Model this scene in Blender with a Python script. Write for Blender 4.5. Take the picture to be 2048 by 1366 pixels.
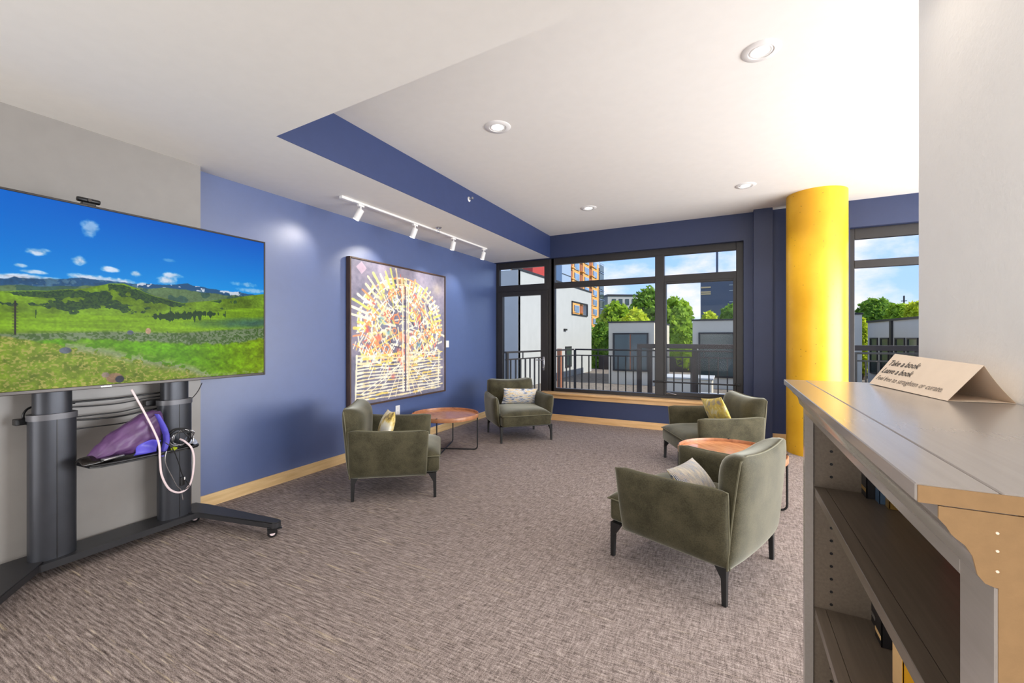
import bpy, bmesh, math, random
import numpy as np
from mathutils import Vector, Matrix

random.seed(7)
RNG = np.random.default_rng(11)
PI = math.pi
SC = bpy.context.scene
COL = SC.collection
for o in list(bpy.data.objects):
    bpy.data.objects.remove(o)

# ------------------------------------------------------------------ camera, world, sun, exposure
FPX = 850.0
TH = math.atan(438 / FPX)
CAMZ = 1.35
cam_d = bpy.data.cameras.new('camera')
cam_d.sensor_width = 36
cam_d.lens = FPX / 2048 * 36
cam_d.shift_y = -8 / 2048
cam_d.clip_start = 0.02
cam_d.clip_end = 1500
cam = bpy.data.objects.new('camera', cam_d)
COL.objects.link(cam)
cam.location = (0, 0, CAMZ)
cam.rotation_euler = (PI / 2, 0, TH)
SC.camera = cam
SC.view_settings.view_transform = 'Standard'
SC.view_settings.look = 'None'
SC.view_settings.gamma = 1
SC.view_settings.use_curve_mapping = False
SC.view_settings.exposure = 0.06
SC.cycles.use_denoising = True
SC.cycles.max_bounces = 8
SC.cycles.diffuse_bounces = 5
SC.cycles.transparent_max_bounces = 12
SC.cycles.sample_clamp_indirect = 6
SC.cycles.caustics_reflective = False
SC.cycles.caustics_refractive = False

WORLD_STRENGTH = 1.35
W = bpy.data.worlds.new('sky')
SC.world = W
W.use_nodes = True
nt = W.node_tree
nt.nodes.clear()
def wn(t, **k):
    n = nt.nodes.new(t)
    for a, b in k.items():
        setattr(n, a, b)
    return n
wo = wn('ShaderNodeOutputWorld'); wb = wn('ShaderNodeBackground'); tc = wn('ShaderNodeTexCoord')
sep = wn('ShaderNodeSeparateXYZ'); rmp = wn('ShaderNodeValToRGB')
nt.links.new(tc.outputs['Generated'], sep.inputs[0])
nt.links.new(sep.outputs['Z'], rmp.inputs[0])
cr = rmp.color_ramp
cr.elements[0].position = 0.0; cr.elements[0].color = (0.50, 0.66, 0.93, 1)
cr.elements[1].position = 1.0; cr.elements[1].color = (0.10, 0.26, 0.72, 1)
e = cr.elements.new(0.10); e.color = (0.36, 0.56, 0.93, 1)
e = cr.elements.new(0.28); e.color = (0.24, 0.46, 0.90, 1)
cmap = wn('ShaderNodeMapping'); cmap.inputs['Scale'].default_value = (1, 1, 1.9)
cmap.inputs['Location'].default_value = (1.4, 0.15, 0.7)
nz = wn('ShaderNodeTexNoise'); nz.inputs['Scale'].default_value = 5.5; nz.inputs['Detail'].default_value = 9
nz.inputs['Roughness'].default_value = 0.58
nt.links.new(tc.outputs['Generated'], cmap.inputs[0]); nt.links.new(cmap.outputs[0], nz.inputs['Vector'])
cm = wn('ShaderNodeValToRGB'); cm.color_ramp.elements[0].position = 0.46; cm.color_ramp.elements[1].position = 0.64
nt.links.new(nz.outputs[0], cm.inputs[0])
mx = wn('ShaderNodeMix', data_type='RGBA')
nt.links.new(cm.outputs[0], mx.inputs[0]); nt.links.new(rmp.outputs[0], mx.inputs[6])
mx.inputs[7].default_value = (0.78, 0.76, 0.82, 1)
nt.links.new(mx.outputs[2], wb.inputs[0]); wb.inputs[1].default_value = WORLD_STRENGTH
nt.links.new(wb.outputs[0], wo.inputs[0])

def light(name, kind, loc, direction, energy, color=(1, 1, 1), **k):
    d = bpy.data.lights.new(name, kind)
    d.energy = energy; d.color = color
    for a, b in k.items():
        setattr(d, a, b)
    o = bpy.data.objects.new(name, d)
    COL.objects.link(o)
    o.location = loc
    o.rotation_euler = Vector(direction).to_track_quat('-Z', 'Y').to_euler()
    return o

light('sun', 'SUN', (20, 10, 20), (-0.80, -0.03, -0.72), 5.4, (1.0, 0.95, 0.86), angle=0.01)
# unseen fill panels added behind the camera and beyond the partition
light('rear_fill', 'AREA', (-0.8, -3.3, 1.35), (0, 1, 0.10), 92, (0.93, 0.96, 1.0), shape='RECTANGLE', size=5.4, size_y=2.3)  # unseen panel added as general fill; the wall here is solid
light('rear_ceiling_fill', 'AREA', (-1.6, -1.6, 0.5), (0.0, 0.6, 1), 62, (1.0, 0.97, 0.93), shape='RECTANGLE', size=3.2, size_y=2.4)  # unseen panel added to brighten the near ceiling
light('right_room_side_fill', 'AREA', (4.1, 3.7, 1.3), (-1, 0, -0.10), 420, (0.93, 0.96, 1.0), shape='RECTANGLE', size=4.6, size_y=2.0)  # unseen panel added to light the blue wall from the side
light('right_room_ceiling_fill', 'AREA', (2.6, 3.9, 0.7), (-0.9, 0.0, 1), 26, (1.0, 0.98, 0.95), shape='RECTANGLE', size=2.4, size_y=3.0)  # unseen panel added to lift the far ceiling

# ------------------------------------------------------------------ helpers
s_, c_ = math.sin(TH), math.cos(TH)
def on_x(u, v, x):
    r = (u - 1024) / FPX; t = x / (-s_ + c_ * r)
    return Vector((x, t * (c_ + s_ * r), CAMZ - (v - 675) * t / FPX))
def on_y(u, v, y):
    r = (u - 1024) / FPX; t = y / (c_ + s_ * r)
    return Vector((t * (-s_ + c_ * r), y, CAMZ - (v - 675) * t / FPX))

def tag(o, label=None, cat=None, group=None, kind=None):
    if label: o['label'] = label
    if cat: o['category'] = cat
    if group: o['group'] = group
    if kind: o['kind'] = kind
    return o

def thing(name, label=None, cat=None, loc=(0, 0, 0), rz=0, group=None, kind=None):
    o = bpy.data.objects.new(name, None)
    COL.objects.link(o)
    o.empty_display_size = 0.1
    o.location = loc; o.rotation_euler = (0, 0, rz)
    return tag(o, label, cat, group, kind)

def obj(name, bm, m, parent=None, smooth=None, loc=None, rot=None):
    me = bpy.data.meshes.new(name)
    if isinstance(bm, bmesh.types.BMesh):
        bmesh.ops.recalc_face_normals(bm, faces=bm.faces)
        bm.to_mesh(me); bm.free()
    else:
        me.from_pydata(*bm)
    if smooth is not None:
        for p in me.polygons:
            p.use_smooth = True
        if smooth < 180:
            me.set_sharp_from_angle(angle=math.radians(smooth))
    me.materials.append(m)
    o = bpy.data.objects.new(name, me)
    COL.objects.link(o)
    if parent is not None:
        o.parent = parent
    if loc is not None: o.location = loc
    if rot is not None: o.rotation_euler = rot
    return o

def dup(o, parent=None):
    c = o.copy(); COL.objects.link(c)
    if parent is not None: c.parent = parent
    for ch in o.children:
        dup(ch, c)
    return c

def NB():
    return bmesh.new()

def merge(bm, tmp):
    mp = {}
    for v in tmp.verts:
        mp[v] = bm.verts.new(v.co)
    for f in tmp.faces:
        try:
            bm.faces.new([mp[v] for v in f.verts])
        except ValueError:
            pass
    tmp.free()
    return bm

def box(bm, x0, x1, y0, y1, z0, z1, bev=0, seg=2, M=None):
    t = bmesh.new()
    bmesh.ops.create_cube(t, size=1)
    for v in t.verts:
        v.co = Vector(((x0 + x1) / 2 + v.co.x * (x1 - x0), (y0 + y1) / 2 + v.co.y * (y1 - y0), (z0 + z1) / 2 + v.co.z * (z1 - z0)))
    if bev:
        bmesh.ops.bevel(t, geom=list(t.edges), offset=bev, segments=seg, affect='EDGES', profile=0.5)
    if M is not None:
        bmesh.ops.transform(t, matrix=M, verts=t.verts)
    return merge(bm, t)

def bx(x0, x1, y0, y1, z0, z1, bev=0, seg=2):
    return box(NB(), x0, x1, y0, y1, z0, z1, bev, seg)

def smooth_pts(pts, sub=6, closed=False):
    pts = [Vector(p) for p in pts]
    n = len(pts); out = []
    rng = range(n) if closed else range(n - 1)
    for i in rng:
        if closed:
            p0, p1, p2, p3 = pts[(i - 1) % n], pts[i], pts[(i + 1) % n], pts[(i + 2) % n]
        else:
            p0, p1, p2, p3 = pts[max(i - 1, 0)], pts[i], pts[i + 1], pts[min(i + 2, n - 1)]
        for k in range(sub):
            t = k / sub
            out.append(0.5 * ((2 * p1) + (p2 - p0) * t + (2 * p0 - 5 * p1 + 4 * p2 - p3) * t * t + (3 * p1 - p0 - 3 * p2 + p3) * t ** 3))
    if not closed: out.append(pts[-1])
    return out

def tube(bm, pts, r, n=8, closed=False, sub=0):
    pts = smooth_pts(pts, sub, closed) if sub else [Vector(p) for p in pts]
    m = len(pts); rings = []
    prev = None
    for i, p in enumerate(pts):
        if closed:
            d = pts[(i + 1) % m] - pts[(i - 1) % m]
        else:
            d = pts[min(i + 1, m - 1)] - pts[max(i - 1, 0)]
        if d.length < 1e-9: d = Vector((0, 0, 1))
        d.normalize()
        if prev is None:
            a = d.orthogonal().normalized()
        else:
            a = prev - d * prev.dot(d)
            a = a.normalized() if a.length > 1e-6 else d.orthogonal().normalized()
        prev = a; b = d.cross(a)
        rr = r[i * (len(r) - 1) // max(m - 1, 1)] if isinstance(r, (list, tuple)) else r
        rings.append([bm.verts.new(p + (a * math.cos(2 * PI * k / n) + b * math.sin(2 * PI * k / n)) * rr) for k in range(n)])
    last = m if closed else m - 1
    for i in range(last):
        A, B = rings[i], rings[(i + 1) % m]
        for k in range(n):
            bm.faces.new([A[k], A[(k + 1) % n], B[(k + 1) % n], B[k]])
    if not closed:
        bm.faces.new(rings[0][::-1]); bm.faces.new(rings[-1])
    return bm

def lathe(bm, prof, n=32, c=(0, 0, 0), sx=1, sy=1, M=None):
    """prof: (r, z) list; closed at both ends"""
    t = bmesh.new(); rings = []
    for r, z in prof:
        rings.append([t.verts.new((r * sx * math.cos(2 * PI * k / n), r * sy * math.sin(2 * PI * k / n), z)) for k in range(n)])
    for i in range(len(rings) - 1):
        for k in range(n):
            t.faces.new([rings[i][k], rings[i][(k + 1) % n], rings[i + 1][(k + 1) % n], rings[i + 1][k]])
    t.faces.new(rings[0][::-1]); t.faces.new(rings[-1])
    if M is not None: bmesh.ops.transform(t, matrix=M, verts=t.verts)
    for v in t.verts: v.co += Vector(c)
    return merge(bm, t)

def ring_lathe(bm, prof, n=32, c=(0, 0, 0)):
    """closed profile loop (torus-like)"""
    rings = [[bm.verts.new((c[0] + r * math.cos(2 * PI * k / n), c[1] + r * math.sin(2 * PI * k / n), c[2] + z)) for k in range(n)] for r, z in prof]
    m = len(rings)
    for i in range(m):
        A, B = rings[i], rings[(i + 1) % m]
        for k in range(n):
            bm.faces.new([A[k], A[(k + 1) % n], B[(k + 1) % n], B[k]])
    return bm

def prism(bm, poly, axis, a0, a1):
    """poly of 2D points; axis 'x','y','z' is the extrusion axis"""
    def P(p, a):
        return {'z': (p[0], p[1], a), 'y': (p[0], a, p[1]), 'x': (a, p[0], p[1])}[axis]
    A = [bm.verts.new(P(p, a0)) for p in poly]; B = [bm.verts.new(P(p, a1)) for p in poly]
    n = len(poly)
    for i in range(n):
        bm.faces.new([A[i], A[(i + 1) % n], B[(i + 1) % n], B[i]])
    bm.faces.new(A[::-1]); bm.faces.new(B)
    return bm

def puffy(bm, S, N, tf, tr, n=22, m=18, k=6.0, e=0.5):
    """closed cushion between a front and rear bulge of the patch S(a,b); N(a,b) unit normal"""
    N = N if callable(N) else (lambda a, b, q=Vector(N): q)
    A = [[None] * (m + 1) for _ in range(n + 1)]; B = [[None] * (m + 1) for _ in range(n + 1)]
    for i in range(n + 1):
        a = .5 - .5 * math.cos(PI * i / n)
        for j in range(m + 1):
            b = .5 - .5 * math.cos(PI * j / m)
            p = (max(0, 1 - abs(2 * a - 1) ** k) * max(0, 1 - abs(2 * b - 1) ** k)) ** e
            s = Vector(S(a, b)); nn = N(a, b)
            edge = i in (0, n) or j in (0, m)
            ff = tf(a, b) if callable(tf) else tf
            A[i][j] = bm.verts.new(s + nn * ff * p)
            B[i][j] = A[i][j] if edge else bm.verts.new(s - nn * tr * p)
    for i in range(n):
        for j in range(m):
            for G, fl in ((A, 0), (B, 1)):
                q = [G[i][j], G[i + 1][j], G[i + 1][j + 1], G[i][j + 1]]
                try: bm.faces.new(q[::-1] if fl else q)
                except ValueError: pass
    return bm

def perim(S, n=10):
    P = []
    for i in range(n): P.append(S(i / n, 0))
    for i in range(n): P.append(S(1, i / n))
    for i in range(n): P.append(S(1 - i / n, 1))
    for i in range(n): P.append(S(0, 1 - i / n))
    return P

# ------------------------------------------------------------------ materials
def new_mat(name):
    m = bpy.data.materials.new(name); m.use_nodes = True
    return m, m.node_tree, m.node_tree.nodes['Principled BSDF']

def srgb(r, g, b):
    f = lambda v: (v / 255) / 12.92 if v / 255 <= .04045 else ((v / 255 + .055) / 1.055) ** 2.4
    return (f(r), f(g), f(b), 1)

def N(nt, t, **k):
    n = nt.nodes.new(t)
    for a, b in k.items():
        if a.startswith('i_'): n.inputs[a[2:]].default_value = b
        else: setattr(n, a, b)
    return n

def coords(nt, scale=(1, 1, 1), kind='Object', rot=(0, 0, 0)):
    tcn = N(nt, 'ShaderNodeTexCoord'); mp = N(nt, 'ShaderNodeMapping')
    mp.inputs['Scale'].default_value = scale; mp.inputs['Rotation'].default_value = rot
    nt.links.new(tcn.outputs[kind], mp.inputs[0])
    return mp.outputs[0]

def noise(nt, vec, scale, detail=4, rough=.55):
    n = N(nt, 'ShaderNodeTexNoise'); n.inputs['Scale'].default_value = scale
    n.inputs['Detail'].default_value = detail; n.inputs['Roughness'].default_value = rough
    nt.links.new(vec, n.inputs['Vector'])
    return n.outputs[0]

def ramp(nt, fac, stops):
    r = N(nt, 'ShaderNodeValToRGB'); c = r.color_ramp
    c.elements[0].position, c.elements[0].color = stops[0]
    c.elements[1].position, c.elements[1].color = stops[-1]
    for p, q in stops[1:-1]:
        e = c.elements.new(p); e.color = q
    nt.links.new(fac, r.inputs[0])
    return r.outputs[0]

def bump(nt, bs, h, strength, dist=.01):
    b = N(nt, 'ShaderNodeBump'); b.inputs['Strength'].default_value = strength; b.inputs['Distance'].default_value = dist
    nt.links.new(h, b.inputs['Height']); nt.links.new(b.outputs[0], bs.inputs['Normal'])

def math_(nt, op, a, b=None, c=None):
    n = N(nt, 'ShaderNodeMath', operation=op)
    for i, q in enumerate((a, b, c)):
        if q is None: continue
        if isinstance(q, (int, float)): n.inputs[i].default_value = q
        else: nt.links.new(q, n.inputs[i])
    return n.outputs[0]

def mixc(nt, f, a, b, blend='MIX'):
    n = N(nt, 'ShaderNodeMix', data_type='RGBA', blend_type=blend)
    for i, q in ((0, f), (6, a), (7, b)):
        if isinstance(q, (int, float)): n.inputs[i].default_value = q
        elif isinstance(q, tuple): n.inputs[i].default_value = q
        else: nt.links.new(q, n.inputs[i])
    return n.outputs[2]

def plain(name, col, rough=.5, metal=0, spec=.5, var=.06, vs=12, bmp=0, bs=200, **k):
    m, t, b = new_mat(name)
    v = coords(t)
    c2 = tuple(min(1, x * (1 + var)) for x in col[:3]) + (1,); c1 = tuple(x * (1 - var) for x in col[:3]) + (1,)
    t.links.new(ramp(t, noise(t, v, vs), [(.35, c1), (.65, c2)]), b.inputs['Base Color'])
    b.inputs['Roughness'].default_value = rough; b.inputs['Metallic'].default_value = metal
    b.inputs['Specular IOR Level'].default_value = spec
    if bmp: bump(t, b, noise(t, v, bs, 3), bmp, .002)
    for a, q in k.items(): b.inputs[a].default_value = q
    return m

def wood(name, c1, c2, scale=(1, 14, 14), rough=.35, coat=0, bp=.05):
    m, t, b = new_mat(name)
    v = coords(t, scale)
    f = noise(t, v, 3.0, 6, .6)
    t.links.new(ramp(t, f, [(.3, c1), (.7, c2)]), b.inputs['Base Color'])
    b.inputs['Roughness'].default_value = rough
    b.inputs['Coat Weight'].default_value = coat; b.inputs['Coat Roughness'].default_value = .15
    if bp: bump(t, b, f, bp, .0006)
    return m

def emit(name, col, strength):
    m, t, b = new_mat(name)
    b.inputs['Base Color'].default_value = (0.8, 0.8, 0.8, 1)
    b.inputs['Emission Color'].default_value = col; b.inputs['Emission Strength'].default_value = strength
    return m

M = {}
M['ceiling'] = plain('ceiling_paint', srgb(236, 233, 228), .7, var=.01, bmp=.08, bs=90)
M['blue'] = plain('blue_paint', srgb(70, 90, 140), .48, spec=1.0, var=.03, bmp=.06, bs=120, **{'Coat Weight': 1.0, 'Coat Roughness': .40})  # lighter than the deep navy: window sheen partly put into the base colour
M['blue_shaded'] = plain('blue_paint_shaded', srgb(48, 62, 104), .5, var=.03)  # darker copy of the blue, shade of the unlit face put into the colour
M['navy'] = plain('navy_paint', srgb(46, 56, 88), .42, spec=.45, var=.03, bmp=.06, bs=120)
M['grey'] = plain('grey_paint', srgb(152, 148, 144), .32, spec=.5, var=.02, bmp=.04, bs=80)
M['white'] = plain('white_textured_paint', srgb(240, 239, 237), .5, var=.01, bmp=.5, bs=85)
M['plainwhite'] = plain('white_plain_paint', srgb(225, 223, 220), .6, var=.01)
M['basewood'] = wood('pale_maple', srgb(206, 170, 118), srgb(228, 196, 146), (14, 1.2, 14))
M['basewood_x'] = wood('pale_maple_cross', srgb(206, 160, 104), srgb(228, 186, 134), (1.2, 14, 14))
M['black_frame'] = plain('bronze_black_frame', srgb(38, 35, 35), .38, spec=.5, var=.08)
M['black'] = plain('black_plastic', srgb(24, 24, 26), .35, var=.05)
M['blacksteel'] = plain('black_powder_steel', srgb(20, 20, 21), .45, var=.05)
M['standgrey'] = plain('charcoal_metal', srgb(66, 68, 74), .36, metal=.55, var=.05, bmp=.05, bs=400)
M['collar'] = plain('mid_grey_metal', srgb(104, 104, 108), .4, metal=.4, var=.04)
M['standdark'] = plain('charcoal_matt', srgb(46, 46, 49), .45, metal=.2, var=.06, bmp=.05, bs=400)
M['silver'] = plain('silver_metal', srgb(190, 190, 192), .25, metal=.9)
M['dark_silver'] = plain('gunmetal_bezel', srgb(66, 62, 60), .3, metal=.7)
M['whiteplastic'] = plain('white_plastic', srgb(236, 234, 232), .35, var=.01)
M['whitecord'] = plain('white_cord', srgb(232, 212, 214), .5, var=.02)
M['greytop'] = wood('grey_stained_wood', srgb(146, 138, 131), srgb(152, 144, 138), (40, 1.5, 40), .25, .4, 0)
M['shelfwood'] = wood('grey_brown_stained_wood', srgb(98, 86, 74), srgb(112, 100, 87), (40, 1.5, 40), .36, 0, 0)
M['mdf'] = plain('raw_fibreboard', srgb(146, 114, 76), .75, var=.06, vs=60, bmp=.1, bs=500)
M['paper'] = plain('cream_paper', srgb(236, 217, 196), .75, var=.02, vs=20)
M['ink'] = plain('grey_ink', srgb(60, 54, 50), .7)
M['inklight'] = plain('light_grey_ink', srgb(118, 108, 100), .7)
M['yellow'] = None
M['railing'] = plain('dark_bronze_railing', srgb(44, 40, 38), .5, var=.08)
M['steelbeam'] = plain('dark_brown_steel', srgb(62, 52, 48), .6, var=.08)
M['stucco'] = plain('white_panel_cladding', srgb(178, 179, 176), .7, var=.03, vs=2)
M['stuccogrey'] = plain('grey_panel_cladding', srgb(204, 196, 178), .75, var=.04, vs=2)
M['roofedge'] = plain('dark_roof_flashing', srgb(40, 38, 38), .5)
M['redclad'] = plain('red_cladding', srgb(176, 56, 46), .6)
M['orangeclad'] = plain('orange_brick_cladding', srgb(226, 160, 88), .8, var=.08, vs=1)
M['shadebrown'] = plain('balcony_shadow_brown', srgb(150, 92, 62), .8)  # brown shadow tone for the tower balconies
M['slateclad'] = plain('slate_cladding', srgb(86, 92, 108), .6, var=.06, vs=.5)
M['blueclad'] = plain('pale_blue_siding', srgb(150, 168, 192), .6, var=.04)
M['extglass'] = plain('facade_glass', srgb(58, 72, 70), .16, spec=.8, var=.2, vs=.4)
M['palewin'] = plain('pale_facade_glass', srgb(120, 145, 175), .1, spec=.8, var=.2, vs=.4)
M['gravel'] = plain('roof_gravel', srgb(116, 106, 94), .95, var=.35, vs=9, bmp=.6, bs=20)
M['deck'] = plain('balcony_concrete', srgb(140, 136, 130), .9, var=.1)
M['concrete'] = plain('pale_concrete', srgb(180, 180, 176), .85, var=.08, vs=2)
M['ground'] = plain('green_ground', srgb(74, 96, 46), .95, var=.3, vs=.3)
M['bark'] = plain('bark', srgb(80, 66, 52), .9, var=.2)
M['rust'] = plain('orange_timber', srgb(150, 92, 60), .6)

# yellow column paint with small voids
m, t, b = new_mat('yellow_paint_on_concrete')
v = coords(t)
vor = N(t, 'ShaderNodeTexVoronoi'); vor.inputs['Scale'].default_value = 15; t.links.new(v, vor.inputs['Vector'])
spots = ramp(t, vor.outputs['Distance'], [(.055, (0, 0, 0, 1)), (.085, (1, 1, 1, 1))])
vary = ramp(t, noise(t, v, 2.2, 5), [(.35, srgb(226, 168, 22)), (.65, srgb(240, 186, 42))])
t.links.new(mixc(t, spots, srgb(150, 104, 30), vary), b.inputs['Base Color'])
b.inputs['Roughness'].default_value = .36
bump(t, b, spots, .5, .004)
M['yellow'] = m

# velvet
def velvet(name, lo, hi):
    m, t, b = new_mat(name)
    v = coords(t)
    f = noise(t, v, 7, 5, .6); g = noise(t, v, 160, 3, .6)
    f2 = math_(t, 'ADD', math_(t, 'MULTIPLY', f, .6), math_(t, 'MULTIPLY', g, .4))
    t.links.new(ramp(t, f2, [(.38, lo), (.62, hi)]), b.inputs['Base Color'])
    b.inputs['Roughness'].default_value = .75
    b.inputs['Specular IOR Level'].default_value = .15
    b.inputs['Sheen Weight'].default_value = .85
    b.inputs['Sheen Roughness'].default_value = .38
    b.inputs['Sheen Tint'].default_value = srgb(222, 222, 208)
    bump(t, b, g, .12, .002)
    return m
M['velvet'] = velvet('olive_velvet', srgb(54, 51, 36), srgb(84, 79, 60))
M['piping'] = plain('olive_piping', srgb(104, 100, 78), .7)

# carpet
m, t, b = new_mat('loop_carpet')
v1 = coords(t, (7.0, 120, 1)); v2 = coords(t, (95, 16, 1)); v3 = coords(t, (16, 120, 1)); v4 = coords(t, (1, 1, 1)); v5 = coords(t, (2.2, 26, 1))
streak = noise(t, v1, 1.0, 4, .6)
wx = noise(t, v2, 1.0, 3, .6); wy = noise(t, v3, 1.0, 3, .6)
grain = noise(t, v4, 230, 2, .7)
broad = noise(t, v5, 1.0, 3, .55)
patch = noise(t, v4, 1.3, 3)
sx = N(t, 'ShaderNodeSeparateXYZ'); t.links.new(v4, sx.inputs[0])
mr = N(t, 'ShaderNodeMapRange'); mr.inputs['From Min'].default_value = -.3; mr.inputs['From Max'].default_value = -1.7
mr.interpolation_type = 'SMOOTHSTEP'
t.links.new(math_(t, 'ADD', sx.outputs[0], math_(t, 'MULTIPLY', sx.outputs[1], .35)), mr.inputs['Value'])
stm = math_(t, 'MULTIPLY', math_(t, 'ADD', math_(t, 'MULTIPLY', mr.outputs[0], .75), .25), 1.0)
weave = math_(t, 'ADD', math_(t, 'MULTIPLY', wx, .5), math_(t, 'MULTIPLY', wy, .5))
linemix = N(t, 'ShaderNodeMix', data_type='FLOAT'); t.links.new(stm, linemix.inputs[0]); t.links.new(weave, linemix.inputs[2])
t.links.new(math_(t, 'ADD', math_(t, 'MULTIPLY', streak, .55), math_(t, 'MULTIPLY', wy, .45)), linemix.inputs[3])
tot = math_(t, 'ADD', math_(t, 'MULTIPLY', linemix.outputs[0], .62), math_(t, 'MULTIPLY', grain, .38))
base = ramp(t, tot, [(.36, srgb(58, 50, 47)), (.46, srgb(120, 108, 103)), (.55, srgb(166, 152, 146)), (.66, srgb(204, 192, 184))])
fleck = ramp(t, math_(t, 'ADD', math_(t, 'MULTIPLY', broad, .6), math_(t, 'MULTIPLY', streak, .4)), [(.58, (0, 0, 0, 1)), (.74, (1, 1, 1, 1))])
gw = N(t, 'ShaderNodeTexWave'); gw.bands_direction = 'Y'; gw.inputs['Scale'].default_value = 13; gw.inputs['Distortion'].default_value = 2.2; gw.inputs['Detail'].default_value = 3; gw.inputs['Detail Scale'].default_value = 3
t.links.new(coords(t, (.25, 1, 1)), gw.inputs['Vector'])
groove = ramp(t, gw.outputs['Fac'], [(.05, (.70, .68, .67, 1)), (.40, (1, 1, 1, 1))])
base = mixc(t, math_(t, 'MULTIPLY', stm, .8), base, mixc(t, 1.0, base, groove, 'MULTIPLY'))
tot = math_(t, 'ADD', tot, math_(t, 'MULTIPLY', gw.outputs['Fac'], .12))
fm = math_(t, 'MULTIPLY', math_(t, 'MULTIPLY', fleck, stm), math_(t, 'MULTIPLY', grain, 1.0))
t.links.new(mixc(t, fm, base, srgb(236, 214, 160)), b.inputs['Base Color'])
b.inputs['Roughness'].default_value = .95; b.inputs['Specular IOR Level'].default_value = .1
bump(t, b, tot, .8, .006)
M['carpet'] = m

# glass pane: mostly transparent with fresnel reflection
m = bpy.data.materials.new('window_glass'); m.use_nodes = True; t = m.node_tree; t.nodes.clear()
out = N(t, 'ShaderNodeOutputMaterial'); tr = N(t, 'ShaderNodeBsdfTransparent'); gl = N(t, 'ShaderNodeBsdfGlossy'); fr = N(t, 'ShaderNodeFresnel'); mxs = N(t, 'ShaderNodeMixShader')
gl.inputs['Roughness'].default_value = 0.0; fr.inputs['IOR'].default_value = 1.35
tr.inputs['Color'].default_value = (.97, .98, .98, 1)
t.links.new(math_(t, 'MULTIPLY', fr.outputs[0], .2), mxs.inputs[0]); t.links.new(tr.outputs[0], mxs.inputs[1]); t.links.new(gl.outputs[0], mxs.inputs[2]); t.links.new(mxs.outputs[0], out.inputs[0])
M['glass'] = m

def leafmat(name, c1, c2):
    m, t, b = new_mat(name)
    v = coords(t)
    f = math_(t, 'ADD', math_(t, 'MULTIPLY', noise(t, v, .9, 4), .5), math_(t, 'MULTIPLY', noise(t, v, 5, 2), .5))
    t.links.new(ramp(t, f, [(.38, c1), (.62, c2)]), b.inputs['Base Color'])
    b.inputs['Roughness'].default_value = .6; b.inputs['Specular IOR Level'].default_value = .2
    b.inputs['Subsurface Weight'].default_value = 0
    tl = N(t, 'ShaderNodeBsdfTranslucent'); ms = N(t, 'ShaderNodeMixShader'); ms.inputs[0].default_value = .35
    tl.inputs['Color'].default_value = c2
    o = t.nodes['Material Output']
    t.links.new(b.outputs[0], ms.inputs[1]); t.links.new(tl.outputs[0], ms.inputs[2]); t.links.new(ms.outputs[0], o.inputs[0])
    return m
M['leaf'] = leafmat('mid_green_leaves', srgb(92, 132, 30), srgb(176, 204, 62))
M['leafdark'] = leafmat('dark_green_leaves', srgb(72, 112, 34), srgb(146, 182, 62))
M['leafyellow'] = leafmat('yellow_green_leaves', srgb(162, 188, 30), srgb(220, 226, 66))

def vc_mat(name, emission=0, rough=.5):
    m, t, b = new_mat(name)
    a = N(t, 'ShaderNodeVertexColor', layer_name='col')
    if emission:
        b.inputs['Base Color'].default_value = (.01, .01, .01, 1)
        t.links.new(a.outputs[0], b.inputs['Emission Color']); b.inputs['Emission Strength'].default_value = emission
        b.inputs['Roughness'].default_value = .2; b.inputs['Specular IOR Level'].default_value = .03
    else:
        t.links.new(a.outputs[0], b.inputs['Base Color']); b.inputs['Roughness'].default_value = rough
    return m

def grid_picture(name, rgb, m, to3d, parent=None):
    """rgb (rows, cols, 3) sRGB 0..1, row 0 at the top; to3d maps s,t arrays to xyz"""
    h, w, _ = rgb.shape
    ss, tt = np.meshgrid(np.linspace(0, 1, w), np.linspace(0, 1, h))
    co = np.stack(to3d(ss, tt), -1).reshape(-1, 3).astype(np.float32)
    idx = np.arange(h * w).reshape(h, w)
    q = np.stack([idx[:-1, :-1], idx[1:, :-1], idx[1:, 1:], idx[:-1, 1:]], -1).reshape(-1, 4)
    me = bpy.data.meshes.new(name)
    me.vertices.add(len(co)); me.vertices.foreach_set('co', co.ravel())
    me.loops.add(q.size); me.loops.foreach_set('vertex_index', q.ravel().astype(np.int32))
    me.polygons.add(len(q)); me.polygons.foreach_set('loop_start', np.arange(0, q.size, 4, dtype=np.int32))
    me.update(calc_edges=True)
    lin = np.where(rgb <= .04045, rgb / 12.92, ((np.clip(rgb, 0, 1) + .055) / 1.055) ** 2.4)
    ca = me.color_attributes.new('col', 'FLOAT_COLOR', 'POINT')
    ca.data.foreach_set('color', np.concatenate([lin, np.ones((h, w, 1))], -1).astype(np.float32).ravel())
    me.materials.append(m)
    o = bpy.data.objects.new(name, me); COL.objects.link(o)
    if parent is not None: o.parent = parent
    return o

def vnoise(h, w, fy, fx, oct=4, seed=0, rough=.55):
    rg = np.random.default_rng(seed); out = np.zeros((h, w)); amp = 1; tot = 0
    for _ in range(oct):
        gy, gx = int(fy) + 2, int(fx) + 2
        g = rg.random((gy, gx))
        y = np.linspace(0, fy, h); x = np.linspace(0, fx, w)
        yi = np.minimum(y.astype(int), gy - 2); xi = np.minimum(x.astype(int), gx - 2)
        a = (y - yi)[:, None]; c = (x - xi)[None]
        a = a * a * (3 - 2 * a); c = c * c * (3 - 2 * c)
        out += amp * ((g[yi][:, xi] * (1 - a) + g[yi + 1][:, xi] * a) * (1 - c) + (g[yi][:, xi + 1] * (1 - a) + g[yi + 1][:, xi + 1] * a) * c)
        tot += amp; amp *= rough; fy *= 2; fx *= 2
    return out / tot

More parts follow.
